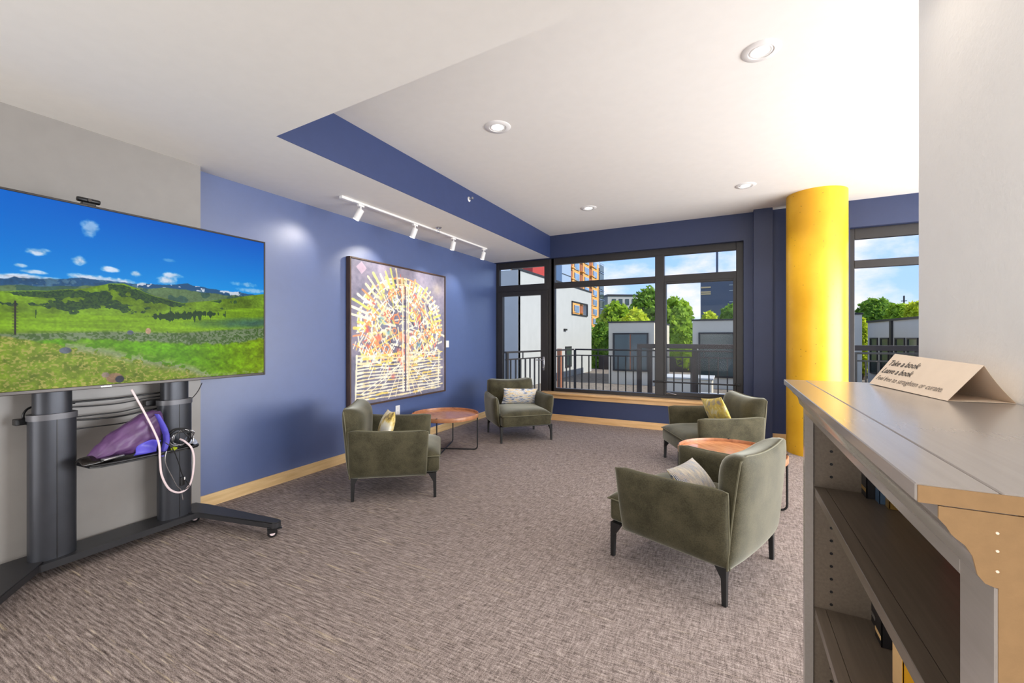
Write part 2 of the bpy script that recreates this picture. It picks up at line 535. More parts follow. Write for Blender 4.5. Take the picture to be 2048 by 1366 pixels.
# ------------------------------------------------------------------ the room shell
XL, XG, YB, YF, XR = -3.71, -3.61, 6.50, -3.6, 4.2
ZC, ZS = 3.02, 2.66
XS = -2.65           # recess edge beside the left wall
def struct(name, bm, m, parent=None, **k):
    o = obj(name, bm, m, parent, **k)
    if parent is None: o['kind'] = 'structure'
    return o
struct('floor', bx(XL - .2, XR + .2, YF - .2, 6.72, -.12, 0), M['carpet'])
struct('ceiling', bx(XL - .2, XR + .2, YF - .2, 6.72, ZC, ZC + .15), M['ceiling'])
# lowered soffit: along the left wall and over the near part of the room (edge slightly out of square)
sb = NB()
prism(sb, [(XL - .1, YF - .1), (XR + .1, YF - .1), (XR + .1, 1.60), (-.41, 1.646), (-2.632, 1.756), (XS, 6.6), (XL - .1, 6.6)], 'z', ZS, ZC + .01)
struct('ceiling', sb, M['ceiling'])
# blue vertical face of the soffit
fb = NB(); prism(fb, [(-2.632, 1.7565), (-2.628, 1.7565), (XS + .006, YB), (XS, YB)], 'z', ZS, ZC - .001)
struct('trim_1', fb, M['blue_shaded'])
struct('wall_left', bx(XL - .15, XL, 1.80, 6.72, 0, ZC), M['blue'])
struct('wall_left', bx(XL - .15, XG, YF - .1, 1.80, 0, ZC), M['grey'])
struct('wall_front', bx(XL - .1, XR + .1, YF - .15, YF, 0, ZC), M['plainwhite'])
struct('wall_right', bx(XR, XR + .15, YF, 6.72, 0, ZC), M['plainwhite'])
struct('wall_partition', bx(.50, .64, -2.2, 1.69, 0, ZC), M['white'])
# back wall with openings
W1a, W1b, W2a, W2b, WZ0, WZ1 = -2.65, .15, 1.29, 3.6, .46, 2.655
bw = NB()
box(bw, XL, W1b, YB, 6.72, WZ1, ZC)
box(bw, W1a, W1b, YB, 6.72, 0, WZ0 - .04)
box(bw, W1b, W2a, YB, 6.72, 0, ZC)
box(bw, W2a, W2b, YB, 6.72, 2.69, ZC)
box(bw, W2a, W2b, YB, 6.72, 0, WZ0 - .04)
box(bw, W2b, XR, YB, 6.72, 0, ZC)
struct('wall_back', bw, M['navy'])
struct('pillar', bx(.262, .475, 6.375, YB, 0, ZC), M['navy'])
# baseboards
struct('baseboard_left', bx(XL, XL + .016, 1.80, YB, 0, .10, .003), M['basewood'])
struct('baseboard_back', bx(-2.64, .262, YB - .016, YB, 0, .10, .003), M['basewood_x'])
struct('baseboard_back', bx(.475, XR, YB - .016, YB, 0, .10, .003), M['basewood_x'])
# wooden sill
sl = NB(); box(sl, -2.80, .15, 6.43, 6.60, .425, .46, .004); box(sl, -2.78, .14, 6.47, 6.50, .36, .425, .003)
struct('trim_2', sl, M['basewood_x'])
sl = NB(); box(sl, 1.25, 3.64, 6.43, 6.60, .425, .46, .004); box(sl, 1.27, 3.62, 6.47, 6.50, .36, .425, .003)
struct('trim_3', sl, M['basewood_x'])

# round column
cb = NB(); prof = [(.296, 0), (.296, ZC)]
lathe(cb, [(.296, 0), (.296, 1.0), (.296, 2.0), (.296, ZC)], 64, (.884, 6.036, 0))
colo = struct('column', cb, M['yellow'], smooth=60)

# window 1
FY0, FY1 = 6.585, 6.66
def frame_rect(bm, x0, x1, z0, z1, wl, wr, wb, wt, y0=FY0, y1=FY1, bev=.004):
    box(bm, x0, x0 + wl, y0, y1, z0, z1, bev); box(bm, x1 - wr, x1, y0, y1, z0, z1, bev)
    box(bm, x0 + wl, x1 - wr, y0, y1, z0, z0 + wb, bev); box(bm, x0 + wl, x1 - wr, y0, y1, z1 - wt, z1, bev)
    return bm
w1 = thing('window_1', kind='structure', loc=(0, 0, 0))
obj('window_frame', frame_rect(NB(), -2.66, .15, .44, 2.66, .063, .088, .075, .105), M['black_frame'], w1)
obj('mullion', bx(-1.002, -.874, 6.575, 6.665, .50, 2.57, .004), M['black_frame'], w1)
obj('transom_bar', bx(-2.60, -1.0, 6.58, 6.66, 2.163, 2.258, .004), M['black_frame'], w1)
obj('transom_bar', bx(-.876, .065, 6.58, 6.66, 2.16, 2.262, .004), M['black_frame'], w1)
obj('sash', frame_rect(NB(), -.874, .062, .505, 2.165, .03, .037, .052, .030, 6.565, 6.65), M['black_frame'], w1)
for x0, x1, z0, z1 in ((-2.597, -1.002, 2.258, 2.555), (-2.597, -1.002, .53, 2.163), (-.874, .062, 2.262, 2.555), (-.846, .026, .556, 2.135)):
    obj('pane', bx(x0 - .01, x1 + .01, 6.615, 6.621, z0 - .01, z1 + .01), M['glass'], w1)
bar = NB(); tube(bar, [(-1.02, 6.545, .700), (.085, 6.545, .700)], .011, 10); box(bar, -1.03, -1.0, 6.54, 6.58, .685, .715, .003); box(bar, .08, .11, 6.54, 6.58, .685, .715, .003)
obj('safety_bar', bar, M['black'], w1, smooth=40)
cr_ = NB(); tube(cr_, [(-.84, 6.56, .535), (-.80, 6.54, .545), (-.70, 6.53, .525)], .006, 8); obj('crank_handle', cr_, M['silver'], w1, smooth=40)

# window 2
w2 = thing('window_2', kind='structure')
obj('window_frame', frame_rect(NB(), 1.29, 3.6, .44, 2.69, .064, .064, .075, .13), M['black_frame'], w2)
obj('mullion', bx(2.42, 2.52, 6.575, 6.665, .50, 2.57, .004), M['black_frame'], w2)
obj('transom_bar', bx(1.35, 3.55, 6.58, 6.66, 2.205, 2.298, .004), M['black_frame'], w2)
for x0, x1, z0, z1 in ((1.354, 2.42, 2.298, 2.56), (1.354, 2.42, .515, 2.205), (2.52, 3.54, 2.298, 2.56), (2.52, 3.54, .515, 2.205)):
    obj('pane', bx(x0 - .01, x1 + .01, 6.615, 6.621, z0 - .01, z1 + .01), M['glass'], w2)

# door
d1 = thing('door_1', kind='structure')
obj('door_frame', frame_rect(NB(), XL, -2.61, 0, 2.66, .05, .105, .03, .105), M['black_frame'], d1)
obj('transom_bar', bx(-3.665, -2.71, 6.58, 6.66, 2.145, 2.257, .004), M['black_frame'], d1)
obj('transom_sash', frame_rect(NB(), -3.665, -2.712, 2.25, 2.56, .02, .075, .01, .01, 6.59, 6.65), M['black_frame'], d1)
lf = frame_rect(NB(), -3.655, -2.712, .03, 2.145, .085, .129, .22, .078, 6.56, 6.64)
leaf = obj('door_leaf', lf, M['black_frame'], d1)
obj('pane', bx(-3.575, -2.835, 6.60, 6.606, .24, 2.075), M['glass'], leaf)
obj('pane', bx(-3.65, -2.78, 6.615, 6.621, 2.255, 2.56), M['glass'], d1)
hd = NB(); box(hd, -2.80, -2.765, 6.548, 6.56, .80, 1.03, .006); tube(hd, [(-2.782, 6.555, .975), (-2.782, 6.505, .975), (-2.90, 6.50, .975)], .009, 10)
lathe(hd, [(.012, 0), (.012, .012)], 12, (-2.782, 6.545, .85), M=Matrix.Rotation(PI / 2, 4, 'X'))
obj('door_handle', hd, M['silver'], leaf, smooth=40)

# ------------------------------------------------------------------ ceiling fittings
M['bulb'] = emit('downlight_lens', (1, .93, .84, 1), 14)
M['spotlens'] = emit('spot_lens', (1, .95, .88, 1), 6)
def downlight(x, y, label):
    r = thing('recessed_ceiling_light', label, 'ceiling light', (x, y, ZC), group='recessed downlights')
    b1 = ring_lathe(NB(), [(.062, -.001), (.068, -.008), (.098, -.006), (.105, 0), (.100, .002), (.062, .004)], 40)
    obj('trim_ring', b1, M['whiteplastic'], r, smooth=40)
    b2 = ring_lathe(NB(), [(.046, -.003), (.052, -.007), (.060, -.006), (.064, -.002), (.05, .003)], 40)
    obj('baffle', b2, M['whiteplastic'], r, smooth=50)
    obj('lens', lathe(NB(), [(.001, -.004), (.046, -.004), (.046, .004), (.001, .004)], 32), M['bulb'], r)
    l = light('downlight_lamp', 'SPOT', (x, y, ZC - .02), (0, 0, -1), 42, (1, .95, .88), spot_size=math.radians(130), spot_blend=.7, shadow_soft_size=.05)
    return r
downlight(.155, 2.865, 'largest recessed round white downlight, over the open floor by the white wall')
downlight(-1.645, 2.945, 'recessed round downlight beside the blue soffit, nearest that soffit’s near corner'.replace('’', "'"))
downlight(.143, 5.326, 'small recessed downlight just in front of the yellow column')
downlight(-1.633, 5.324, 'small recessed downlight in front of the large back window')
# unseen lamps without fittings, behind the camera and past the white partition wall
for x, y in ((-1.65, .3), (-1.65, -2.1), (-.1, .15), (-.3, -2.1), (2.4, 2.9), (2.4, 5.3)):
    light('downlight_lamp', 'SPOT', (x, y, (ZC if y > 1.7 else ZS) - .02), (0, 0, -1), 26, (1, .95, .88), spot_size=math.radians(130), spot_blend=.7, shadow_soft_size=.05)
light('downlight_lamp', 'SPOT', (.22, 1.35, ZS - .02), (0, 0, -1), 11, (1, .86, .70), spot_size=math.radians(110), spot_blend=.8, shadow_soft_size=.05)

# track light
tr_ = thing('track_rail', 'slim white track on the soffit carrying four small spotlights', 'track light', (-3.2, 4.09, ZS))
obj('rail', bx(-.017, .017, -1.295, 1.295, -.02, 0, .002), M['whiteplastic'], tr_)
obj('end_feed', bx(-.02, .02, -1.33, -1.20, -.026, 0, .003), M['whiteplastic'], tr_)
spots_ = [(3.0, (-.44, -.38, -.40), 'white cylinder track spotlight, nearest of four, pointing down the blue wall'),
          (3.80, (-.46, -.25, -.5), 'white track spotlight, second along the rail, hanging over the picture'),
          (4.555, (-.46, .0, -.62), 'white track spotlight, third along the rail, just past the ceiling sprinkler'),
          (5.31, (-.46, -.10, -.62), 'white track spotlight at the far end of the rail by the door')]
for y, d, lab in spots_:
    r = thing('track_spotlight', lab, 'spotlight', (-3.2, y, ZS - .02), group='spotlights on the white track')
    obj('adapter', bx(-.014, .014, -.035, .035, -.02, 0, .003), M['whiteplastic'], r)
    n = NB(); tube(n, [(0, 0, -.015), (0, 0, -.05)], .008, 10); obj('stem', n, M['whiteplastic'], r, smooth=40)
    q = Vector(d).normalized()
    q2 = Vector((q.x * .35, q.y * .35, q.z)).normalized()   # head tilts a little less than its beam centre
    Mx = q2.to_track_quat('-Z', 'Y').to_matrix().to_4x4()
    hb = lathe(NB(), [(.012, .012), (.030, .008), (.032, 0), (.032, -.10), (.029, -.102), (.028, -.095)], 28, (0, 0, -.055), M=Mx)
    hh = obj('lamp_head', hb, M['whiteplastic'], r, smooth=40)
    lb = lathe(NB(), [(.001, -.1005), (.027, -.1005), (.027, -.0965), (.001, -.0965)], 24, (0, 0, -.055), M=Mx)
    obj('lens', lb, M['spotlens'], hh)
    p = Vector((-3.2, y, ZS - .075)) + q2 * .115
    light('spot_beam', 'SPOT', p, q, (10 if y < 3.5 else 24), (1, .93, .84), spot_size=math.radians(75), spot_blend=.8, shadow_soft_size=.03)

# sprinklers
sp = thing('sprinkler', 'chrome pendant fire sprinkler on the white soffit beside the track rail', 'sprinkler', (-3.096, 4.098, ZS))
obj('escutcheon', lathe(NB(), [(.005, -.012), (.03, -.010), (.038, 0), (.005, 0)], 28), M['silver'], sp, smooth=40)
n = NB(); tube(n, [(0, 0, -.01), (0, 0, -.035)], .008, 10); tube(n, [(-.012, 0, -.03), (-.014, 0, -.05), (0, 0, -.062)], .002, 6); tube(n, [(.012, 0, -.03), (.014, 0, -.05), (0, 0, -.062)], .002, 6)
obj('nozzle', n, M['silver'], sp, smooth=40)
obj('deflector', lathe(NB(), [(.002, -.066), (.016, -.065), (.016, -.062), (.002, -.062)], 20), M['silver'], sp, smooth=40)
sp = thing('sprinkler', 'chrome sidewall fire sprinkler with white plate on the blue soffit face', 'sprinkler', (XS + .006, 4.054, 2.915))
RY = Matrix.Rotation(PI / 2, 4, 'Y')
obj('escutcheon', lathe(NB(), [(.005, 0), (.036, 0), (.032, .008), (.005, .01)], 28, M=RY), M['whiteplastic'], sp, smooth=40)
n = NB(); tube(n, [(0, 0, 0), (.05, 0, 0)], .009, 10); box(n, .05, .056, -.016, .016, -.004, .02, .001); obj('nozzle', n, M['silver'], sp, smooth=40)
n = NB(); tube(n, [(.035, -.014, .0), (.052, -.010, .0)], .003, 6); tube(n, [(.035, .014, .0), (.052, .010, .0)], .003, 6); obj('deflector', n, M['silver'], sp)

# outlets / plates on left wall
o = thing('thermostat', 'small square white wall plate to the right of the large picture', 'wall plate', (XL, 5.114, 1.254))
obj('plate', bx(0, .012, -.035, .035, -.05, .05, .004), M['whiteplastic'], o); obj('dial', bx(.012, .016, -.018, .018, -.02, .02, .002), M['whiteplastic'], o)
o = thing('wall_outlet', 'white wall outlet plate below the large picture beside the round table', 'outlet', (XL, 4.072, .44))
obj('plate', bx(0, .006, -.038, .038, -.06, .06, .003), M['whiteplastic'], o)
for zz in (-.025, .025): obj('socket', bx(.006, .009, -.016, .016, zz - .016, zz + .016, .002), M['plainwhite'], o)

# ------------------------------------------------------------------ painting
def paint_art():
    h, w = 420, 400
    S, T = np.meshgrid(np.linspace(0, 1, w), np.linspace(0, 1, h))
    nz1 = vnoise(h, w, 5, 5, 5, 3); nz2 = vnoise(h, w, 40, 40, 3, 4)
    img = np.empty((h, w, 3))
    base = np.array([.60, .55, .62]); dark = np.array([.36, .36, .45])
    f = np.clip(nz1 * 1.3 - .15 + (nz2 - .5) * .5 + (.25 - T) * .5, 0, 1)[..., None]
    img[:] = dark * (1 - f) + base * f
    cols = {'cream': (.97, .93, .82), 'white': (.99, .98, .95), 'yellow': (.97, .83, .38), 'orange': (.93, .55, .33), 'red': (.84, .36, .30), 'pale': (.95, .87, .66), 'lime': (.86, .87, .42), 'teal': (.36, .62, .68), 'dark': (.24, .22, .30)}
    rg = np.random.default_rng(5)
    jit = (vnoise(h, w, 30, 30, 3, 9) - .5)
    def seg(p0, p1, wd, c, op=.95):
        x0, y0 = p0; x1, y1 = p1
        pad = wd * 3 + .02
        xa, xb = int(max(0, (min(x0, x1) - pad) * w)), int(min(w, (max(x0, x1) + pad) * w) + 1)
        ya, yb = int(max(0, (min(y0, y1) - pad) * h)), int(min(h, (max(y0, y1) + pad) * h) + 1)
        if xb <= xa or yb <= ya: return
        s = S[ya:yb, xa:xb]; t = T[ya:yb, xa:xb]
        dx, dy = x1 - x0, y1 - y0; L = dx * dx + dy * dy + 1e-9
        k = np.clip(((s - x0) * dx + (t - y0) * dy) / L, 0, 1)
        d = np.hypot(s - x0 - k * dx, t - y0 - k * dy) + jit[ya:yb, xa:xb] * wd * 1.1
        a = (np.clip((wd - d) / .0022 + .5, 0, 1) * op)[..., None]
        cc = np.array(cols[c]) * (.94 + .12 * nz2[ya:yb, xa:xb][..., None])
        img[ya:yb, xa:xb] = img[ya:yb, xa:xb] * (1 - a) + cc * a
    def ringp(cx, cy, r, wd, c, a0=0, a1=2 * PI, sq=1):
        n = max(6, int(r * 120)); P = [(cx + r * math.cos(a0 + (a1 - a0) * i / n), cy + sq * r * math.sin(a0 + (a1 - a0) * i / n)) for i in range(n + 1)]
        for i in range(n): seg(P[i], P[i + 1], wd, c)
    pick = lambda *k: k[rg.integers(len(k))]
    # pinkish patches and faint squares in the upper corners
    for cx, cy, c in ((.09, .06, 'dark'), (.2, .12, 'dark'), (.9, .12, 'pale')):
        a = np.exp(-(((S - cx) / .07) ** 2 + ((T - cy) / .06) ** 2) * 1.5)[..., None] * .35
        img[:] = img * (1 - a) + np.array(cols[c]) * a
    a = ((np.abs(S - .09) + np.abs(T - .05)) < .045)[..., None] * .7; img[:] = img * (1 - a) + np.array([.74, .62, .70]) * a
    # dense crown: short strokes arranged on arcs round the trunk
    C = (.50, .47)
    for i in range(330):
        a = rg.uniform(0, 2 * PI); r = .46 * math.sqrt(rg.uniform(.02, 1))
        x, y = C[0] + r * math.cos(a), C[1] + r * .86 * math.sin(a)
        if y > .72: continue
        ty = rg.integers(4)
        L = rg.uniform(.015, .06)
        ang = a + (PI / 2 if ty < 2 else 0) + rg.normal(0, .25)
        seg((x - L * math.cos(ang), y - L * math.sin(ang)), (x + L * math.cos(ang), y + L * math.sin(ang)), rg.uniform(.004, .010), pick('cream', 'cream', 'yellow', 'orange', 'cream', 'pale', 'white', 'red', 'lime', 'dark'), .9)
    for i in range(70):
        a = rg.uniform(0, 2 * PI); r = .44 * math.sqrt(rg.uniform(.02, 1)); x, y = C[0] + r * math.cos(a), C[1] + r * .85 * math.sin(a)
        if y > .7: continue
        ringp(x, y, rg.uniform(.014, .040), rg.uniform(.004, .008), pick('white', 'cream', 'yellow', 'orange', 'pale'))
    for i in range(38):
        a = rg.uniform(0, 2 * PI); r = .45 * math.sqrt(rg.uniform(.1, 1)); x, y = C[0] + r * math.cos(a), C[1] + r * .85 * math.sin(a)
        if y > .74: continue
        rr = rg.uniform(.012, .03); al = np.exp(-(((S - x) / rr) ** 2 + ((T - y) / rr) ** 2) * 1.2)[..., None] * .85
        img[:] = img * (1 - al) + np.array(cols[pick('orange', 'red', 'yellow', 'yellow', 'orange', 'teal', 'cream')]) * al
    # outline arcs of the crown with outward ticks
    for rr in (.44, .385):
        n = 46
        for i in range(n):
            a0 = PI * (.98 + 1.04 * i / n); a1 = PI * (.98 + 1.04 * (i + 1) / n)
            seg((C[0] + rr * math.cos(a0), C[1] + rr * .9 * math.sin(a0)), (C[0] + rr * math.cos(a1), C[1] + rr * .9 * math.sin(a1)), .0055, pick('cream', 'yellow', 'white', 'orange', 'pale'))
    for i in range(30):
        a = PI * (1.0 + i / 29.0); r0, r1 = .375, (.53 if 1.05 * PI < a < 1.45 * PI else .465) + rg.uniform(-.03, .02)
        if a > 1.75 * PI: r1 = .465
        seg((C[0] + r0 * math.cos(a), C[1] + r0 * .88 * math.sin(a)), (C[0] + r1 * math.cos(a), C[1] + r1 * .88 * math.sin(a)), .0085, pick('cream', 'yellow', 'lime', 'pale', 'orange'))
    # long ladder diagonals
    for p0, p1 in (((.05, .50), (.42, .16)), ((.10, .60), (.50, .20)), ((.55, .18), (.95, .52)), ((.10, .66), (.50, .48)), ((.54, .62), (.95, .40)), ((.52, .72), (.90, .56)), ((.08, .50), (.48, .72)), ((.02, .58), (.30, .70)), ((.30, .26), (.52, .14)), ((.56, .26), (.86, .60))):
        seg(p0, p1, .005, pick('cream', 'yellow', 'pale', 'orange'))
        n = 12; dx, dy = p1[0] - p0[0], p1[1] - p0[1]; L = math.hypot(dx, dy); nx, ny = -dy / L * .026, dx / L * .026
        for k in range(n):
            q = (k + .5) / n; x, y = p0[0] + dx * q, p0[1] + dy * q
            seg((x - nx, y - ny), (x + nx, y + ny), .0038, pick('cream', 'white', 'yellow', 'orange'))
    # lined field in the lower third
    for i in range(14):
        t0 = .665 + i * .0238
        x0, x1 = .05, (.94 if i % 3 else .97)
        prev = (x0, t0 + rg.normal(0, .003)); n = 16; ph = rg.uniform(0, 6)
        for k in range(1, n + 1):
            x = x0 + (x1 - x0) * k / n; p = (x, t0 + .004 * math.sin(ph + k * .5) - .010 * (k / n) + rg.normal(0, .0012))
            seg(prev, p, rg.uniform(.0042, .0082), pick('cream', 'cream', 'pale', 'pale', 'yellow', 'cream')); prev = p
    for x in (.05, .925): seg((x, .66), (x - .01, .965), .007, 'cream')
    # roots fanning out
    for dx in (-.42, -.33, -.24, -.16, -.09, .07, .13, .2, .28, .36):
        seg((.50 + dx * .12, .70 + abs(dx) * .1), (.5 + dx, .70 + abs(dx) * .12 + .18 * (1 if abs(dx) > .2 else 1.5)), .0035, pick('cream', 'pale'))
    for i in range(26):
        x = rg.uniform(.1, .9); y = rg.uniform(.6, .8); seg((x, y), (x + rg.uniform(-.06, -.02), y + rg.uniform(.05, .12)), .003, pick('cream', 'pale', 'white'))
    for i in range(22):
        x = .5 + rg.normal(0, .05); y = rg.uniform(.5, .83); rr = rg.uniform(.01, .028); al = np.exp(-(((S - x) / rr) ** 2 + ((T - y) / rr) ** 2))[..., None] * .75
        img[:] = img * (1 - al) + np.array(cols[pick('red', 'orange', 'red')]) * al
    # trunk
    for x, c, wd in ((.485, 'cream', .007), (.548, 'pale', .006), (.512, 'dark', .006), (.53, 'cream', .005)):
        seg((x + .0, .14), (x + .005, .95), wd, c)
    # pale veil over the whole canvas: lamp glare put into the colours
    img[:] = img * .86 + .13
    return np.clip(img + (nz2[..., None] - .5) * .05, 0, 1)
pa = thing('painting', 'large framed abstract tree painting in cream, yellow and orange on slate', 'painting', (XL, 4.135, 1.404))
hw, hh = .865, .826
fr_ = NB()
for (y0, y1, z0, z1) in ((-hw, -hw + .018, -hh, hh), (hw - .018, hw, -hh, hh), (-hw + .018, hw - .018, -hh, -hh + .018), (-hw + .018, hw - .018, hh - .018, hh)):
    box(fr_, .004, .062, y0, y1, z0, z1, .002)
M['walnut'] = wood('dark_walnut_frame', srgb(64, 46, 36), srgb(92, 70, 54), (14, 14, 1.5))
obj('picture_frame', fr_, M['walnut'], pa)
obj('backing_board', bx(.004, .045, -hw + .018, hw - .018, -hh + .018, hh - .018), M['standdark'], pa)
M['art'] = vc_mat('painted_canvas', 0, .45)
ao = grid_picture('canvas', paint_art(), M['art'], lambda s, t: (np.full_like(s, .050), -hw + .02 + s * (2 * hw - .04), hh - .02 - t * (2 * hh - .04)), pa)

# ------------------------------------------------------------------ television on a wheeled stand
def tv_picture():
    h, w = 470, 760
    S, T = np.meshgrid(np.linspace(0, 1, w), np.linspace(0, 1, h))
    n1 = vnoise(h, w, 4, 8, 5, 21); n2 = vnoise(h, w, 40, 60, 3, 22); n3 = vnoise(h, w, 14, 22, 4, 23); nf = vnoise(h, w, 120, 190, 2, 24)
    L = lambda c: np.array(c) / 255.0
    def mixm(img, col, m): return img * (1 - m[..., None]) + (L(col) if not isinstance(col, np.ndarray) else col) * m[..., None]
    sky_t = np.clip(T / .42, 0, 1)[..., None]
    img = L((0, 92, 200)) * (1 - sky_t) + L((22, 150, 232)) * sky_t
    img = mixm(img, (0, 112, 214), np.clip(1 - (S - .25) * 2.2, 0, 1) * .6 * (1 - sky_t[..., 0] * .4))
    # clouds
    def cloud(cs, ct, rs, rt, seed, op=.95):
        nonlocal img
        n = vnoise(h, w, 30, 44, 4, seed)
        d = ((S - cs) / rs) ** 2 + ((T - ct) / rt) ** 2
        m_ = np.clip((1.0 - d) * 1.2 + (n - .55) * 2.2, 0, 1) * (d < 2.2) * op
        img = mixm(img, np.array(L((224, 230, 246))) * (.86 + .24 * n[..., None]), m_)
    for k, (cs, ct, rs, rt, op) in enumerate(((.455, .12, .022, .055, .6), (.345, .285, .028, .022, .9), (.43, .305, .024, .027, .9), (.50, .335, .026, .017, .9), (.567, .345, .018, .022, .95),
                                         (.67, .33, .035, .02, .9), (.655, .365, .035, .035, .95), (.33, .42, .06, .016, .9), (.31, .365, .016, .012, .8), (.335, .392, .03, .012, .85), (.45, .395, .06, .02, .95), (.52, .40, .07, .02, .95),
                                         (.29, .435, .06, .02, .9), (.93, .335, .06, .022, .6), (.955, .375, .07, .02, .55), (.66, .235, .03, .012, .3), (.15, .38, .1, .03, .9), (.12, .2, .05, .03, .8), (.60, .41, .03, .014, .8))):
        cloud(cs, ct, rs, rt, 100 + k, op)
    hl = lambda f, xs, ys: np.interp(f, xs, ys)
    # far blue ridges
    r1 = hl(S[0], [0, .28, .36, .45, .55, .6, .66, .72, .78, .86, .93, 1], [.44, .435, .415, .40, .405, .40, .385, .372, .385, .395, .40, .40]) + (vnoise(1, w, 1, 30, 4, 31)[0] - .5) * .022
    img = mixm(img, np.where(((n2 + n3) > 1.12)[..., None], L((70, 110, 140)), L((38, 84, 128))), np.clip((T - r1[None]) * 300, 0, 1))
    snow = ((T - r1[None]) < .035) & ((T - r1[None]) > .001) & (S > .57) & (S < .9) & (n2 > .50 + (T - r1[None]) * 5)
    img = mixm(img, (228, 232, 244), snow * .85)
    r1b = hl(S[0], [0, .28, .4, .5, .6, .7, .8, .9, 1], [.475, .47, .455, .43, .42, .41, .425, .42, .41]) + (vnoise(1, w, 1, 26, 4, 33)[0] - .5) * .02
    img = mixm(img, np.where((n3 > .5)[..., None], L((62, 96, 84)), L((96, 122, 84))), np.clip((T - r1b[None]) * 200, 0, 1))
    # nearer green hills
    r2 = hl(S[0], [0, .28, .36, .44, .50, .535, .57, .62, .70, .80, .88, .95, 1], [.50, .495, .48, .455, .415, .405, .43, .47, .50, .475, .44, .405, .395]) + (vnoise(1, w, 1, 22, 3, 32)[0] - .5) * .012
    rid = vnoise(h, w, 12, 16, 5, 72, .65)
    hill = L((118, 156, 34)) * (.45 + .95 * rid[..., None])
    img = mixm(img, hill, np.clip((T - r2[None]) * 200, 0, 1))
    E = lambda cs, ct, rs, rt: np.exp(-((S - cs) / rs) ** 2 - ((T - ct) / rt) ** 2)
    field = E(.40, .485, .10, .022) + E(.33, .50, .06, .02) + .9 * E(.47, .535, .08, .03) + E(.38, .565, .10, .02) + E(.60, .47, .07, .03) + E(.66, .50, .07, .025) + .8 * E(.52, .43, .03, .02) + .9 * E(.80, .47, .05, .02) + E(.07, .52, .1, .03)
    trees = (field + (n3 - .5) * 1.4 + (n2 - .5) * 1.1 > .52) & (T > r2[None] + .006)
    img = mixm(img, np.where((nf > .5)[..., None], L((30, 60, 46)), L((56, 90, 48))), trees * .93)
    # meadow floor
    r3 = hl(S[0], [0, .3, .5, .6, .75, .9, 1], [.60, .60, .60, .575, .57, .51, .50])
    img = mixm(img, L((126, 168, 22)) * (.78 + .42 * vnoise(h, w, 60, 8, 3, 41)[..., None]), np.clip((T - r3[None]) * 120, 0, 1))
    img = mixm(img, L((60, 100, 90)) * (.85 + .3 * n2[..., None]), np.clip(1 - ((S - 1.0) / .32) ** 2 - ((T - .615 + (S - 1) * .10) / .05) ** 2 + (n3 - .5) * .4, 0, 1) * .95)
    con = (E(.70, .59, .07, .025) + E(.64, .60, .03, .02) + E(.78, .565, .06, .018) + (vnoise(h, w, 10, 150, 3, 61) - .5) * 1.6 > .55) & (T > .52)
    img = mixm(img, (30, 62, 34), con * .95)
    # sage scrub then bright grass
    r4 = hl(S[0], [0, .3, .5, .7, .85, 1], [.70, .70, .685, .69, .665, .645])
    img = mixm(img, np.where((nf > .5)[..., None], L((112, 128, 96)), L((78, 108, 52))), np.clip((T - r4[None]) * 60, 0, 1))
    r5 = hl(S[0], [0, .3, .5, .7, .85, 1], [.74, .74, .735, .765, .77, .73]) + (vnoise(1, w, 1, 50, 3, 44)[0] - .5) * .03
    img = mixm(img, L((98, 158, 8)) * (.70 + .55 * n2[..., None]) + (L((60, 0, 0)) * np.clip((S - .7) * 1.6, 0, 1)[..., None]), np.clip((T - r5[None]) * 70, 0, 1))
    # foreground bank on the left
    r6 = hl(S[0], [0, .28, .36, .45, .55, .65, .75, .8], [.70, .715, .75, .79, .85, .90, .955, 1.01]) + (vnoise(1, w, 1, 40, 3, 45)[0] - .5) * .02
    img = mixm(img, np.where((nf > .62)[..., None], L((158, 156, 76)), L((122, 146, 36)) * (.75 + .5 * n2[..., None])), np.clip((T - r6[None]) * 90, 0, 1))
    fr6 = np.exp(-((T - r6[None]) / .03) ** 2) * (S > .4) * (n2 > .45)
    img = mixm(img, (148, 156, 128), np.clip(fr6, 0, 1) * .8)
    # rocks and the bare trunk
    for cs, ct, rs, rt, c in ((.60, .69, .008, .020, (196, 158, 130)), (.552, .70, .009, .014, (96, 104, 118)), (.40, .80, .014, .018, (96, 104, 116)), (.512, .965, .022, .030, (150, 120, 92)), (.49, .945, .010, .016, (150, 132, 118)), (.525, .975, .012, .022, (60, 62, 74))):
        img = mixm(img, np.array(L(c)) * (.75 + .5 * n2[..., None]), np.clip((1 - ((S - cs) / rs) ** 2 - ((T - ct) / rt) ** 2) * 4, 0, 1))
    img = mixm(img, (44, 40, 40), ((np.abs(S - .3015) < .0022) & (T > .545) & (T < .715)) * 1.0)
    img = mixm(img, (60, 54, 50), ((np.abs(S - .3015) < .006) & (T > .56) & (T < .70) & (np.sin(T * 420) > .5)) * .6)
    img = np.where((T > .42)[..., None], img * (.84 + .26 * nf[..., None]) * (.86 + .28 * vnoise(h, w, 14, 10, 5, 71)[..., None]), img)
    return np.clip(img, 0, 1)
tv = thing('television', 'very large black flat-screen television showing green mountain meadow under blue sky', 'television', (-3.30, 2.112, 1.053), math.radians(1.3))
TW, TH_ = 1.925, 1.058
obj('casing', bx(-.055, -.012, -TW + .01, -.01, .01, TH_ - .01, .008), M['black'], tv)
bz = NB()
for y0, y1, z0, z1 in ((-TW, -TW + .012, 0, TH_), (-.012, 0, 0, TH_), (-TW + .012, -.012, 0, .02), (-TW + .012, -.012, TH_ - .012, TH_)):
    box(bz, -.03, .0, y0, y1, z0, z1, .003)
obj('bezel', bz, M['dark_silver'], tv)
M['screen'] = vc_mat('screen_landscape', .90)
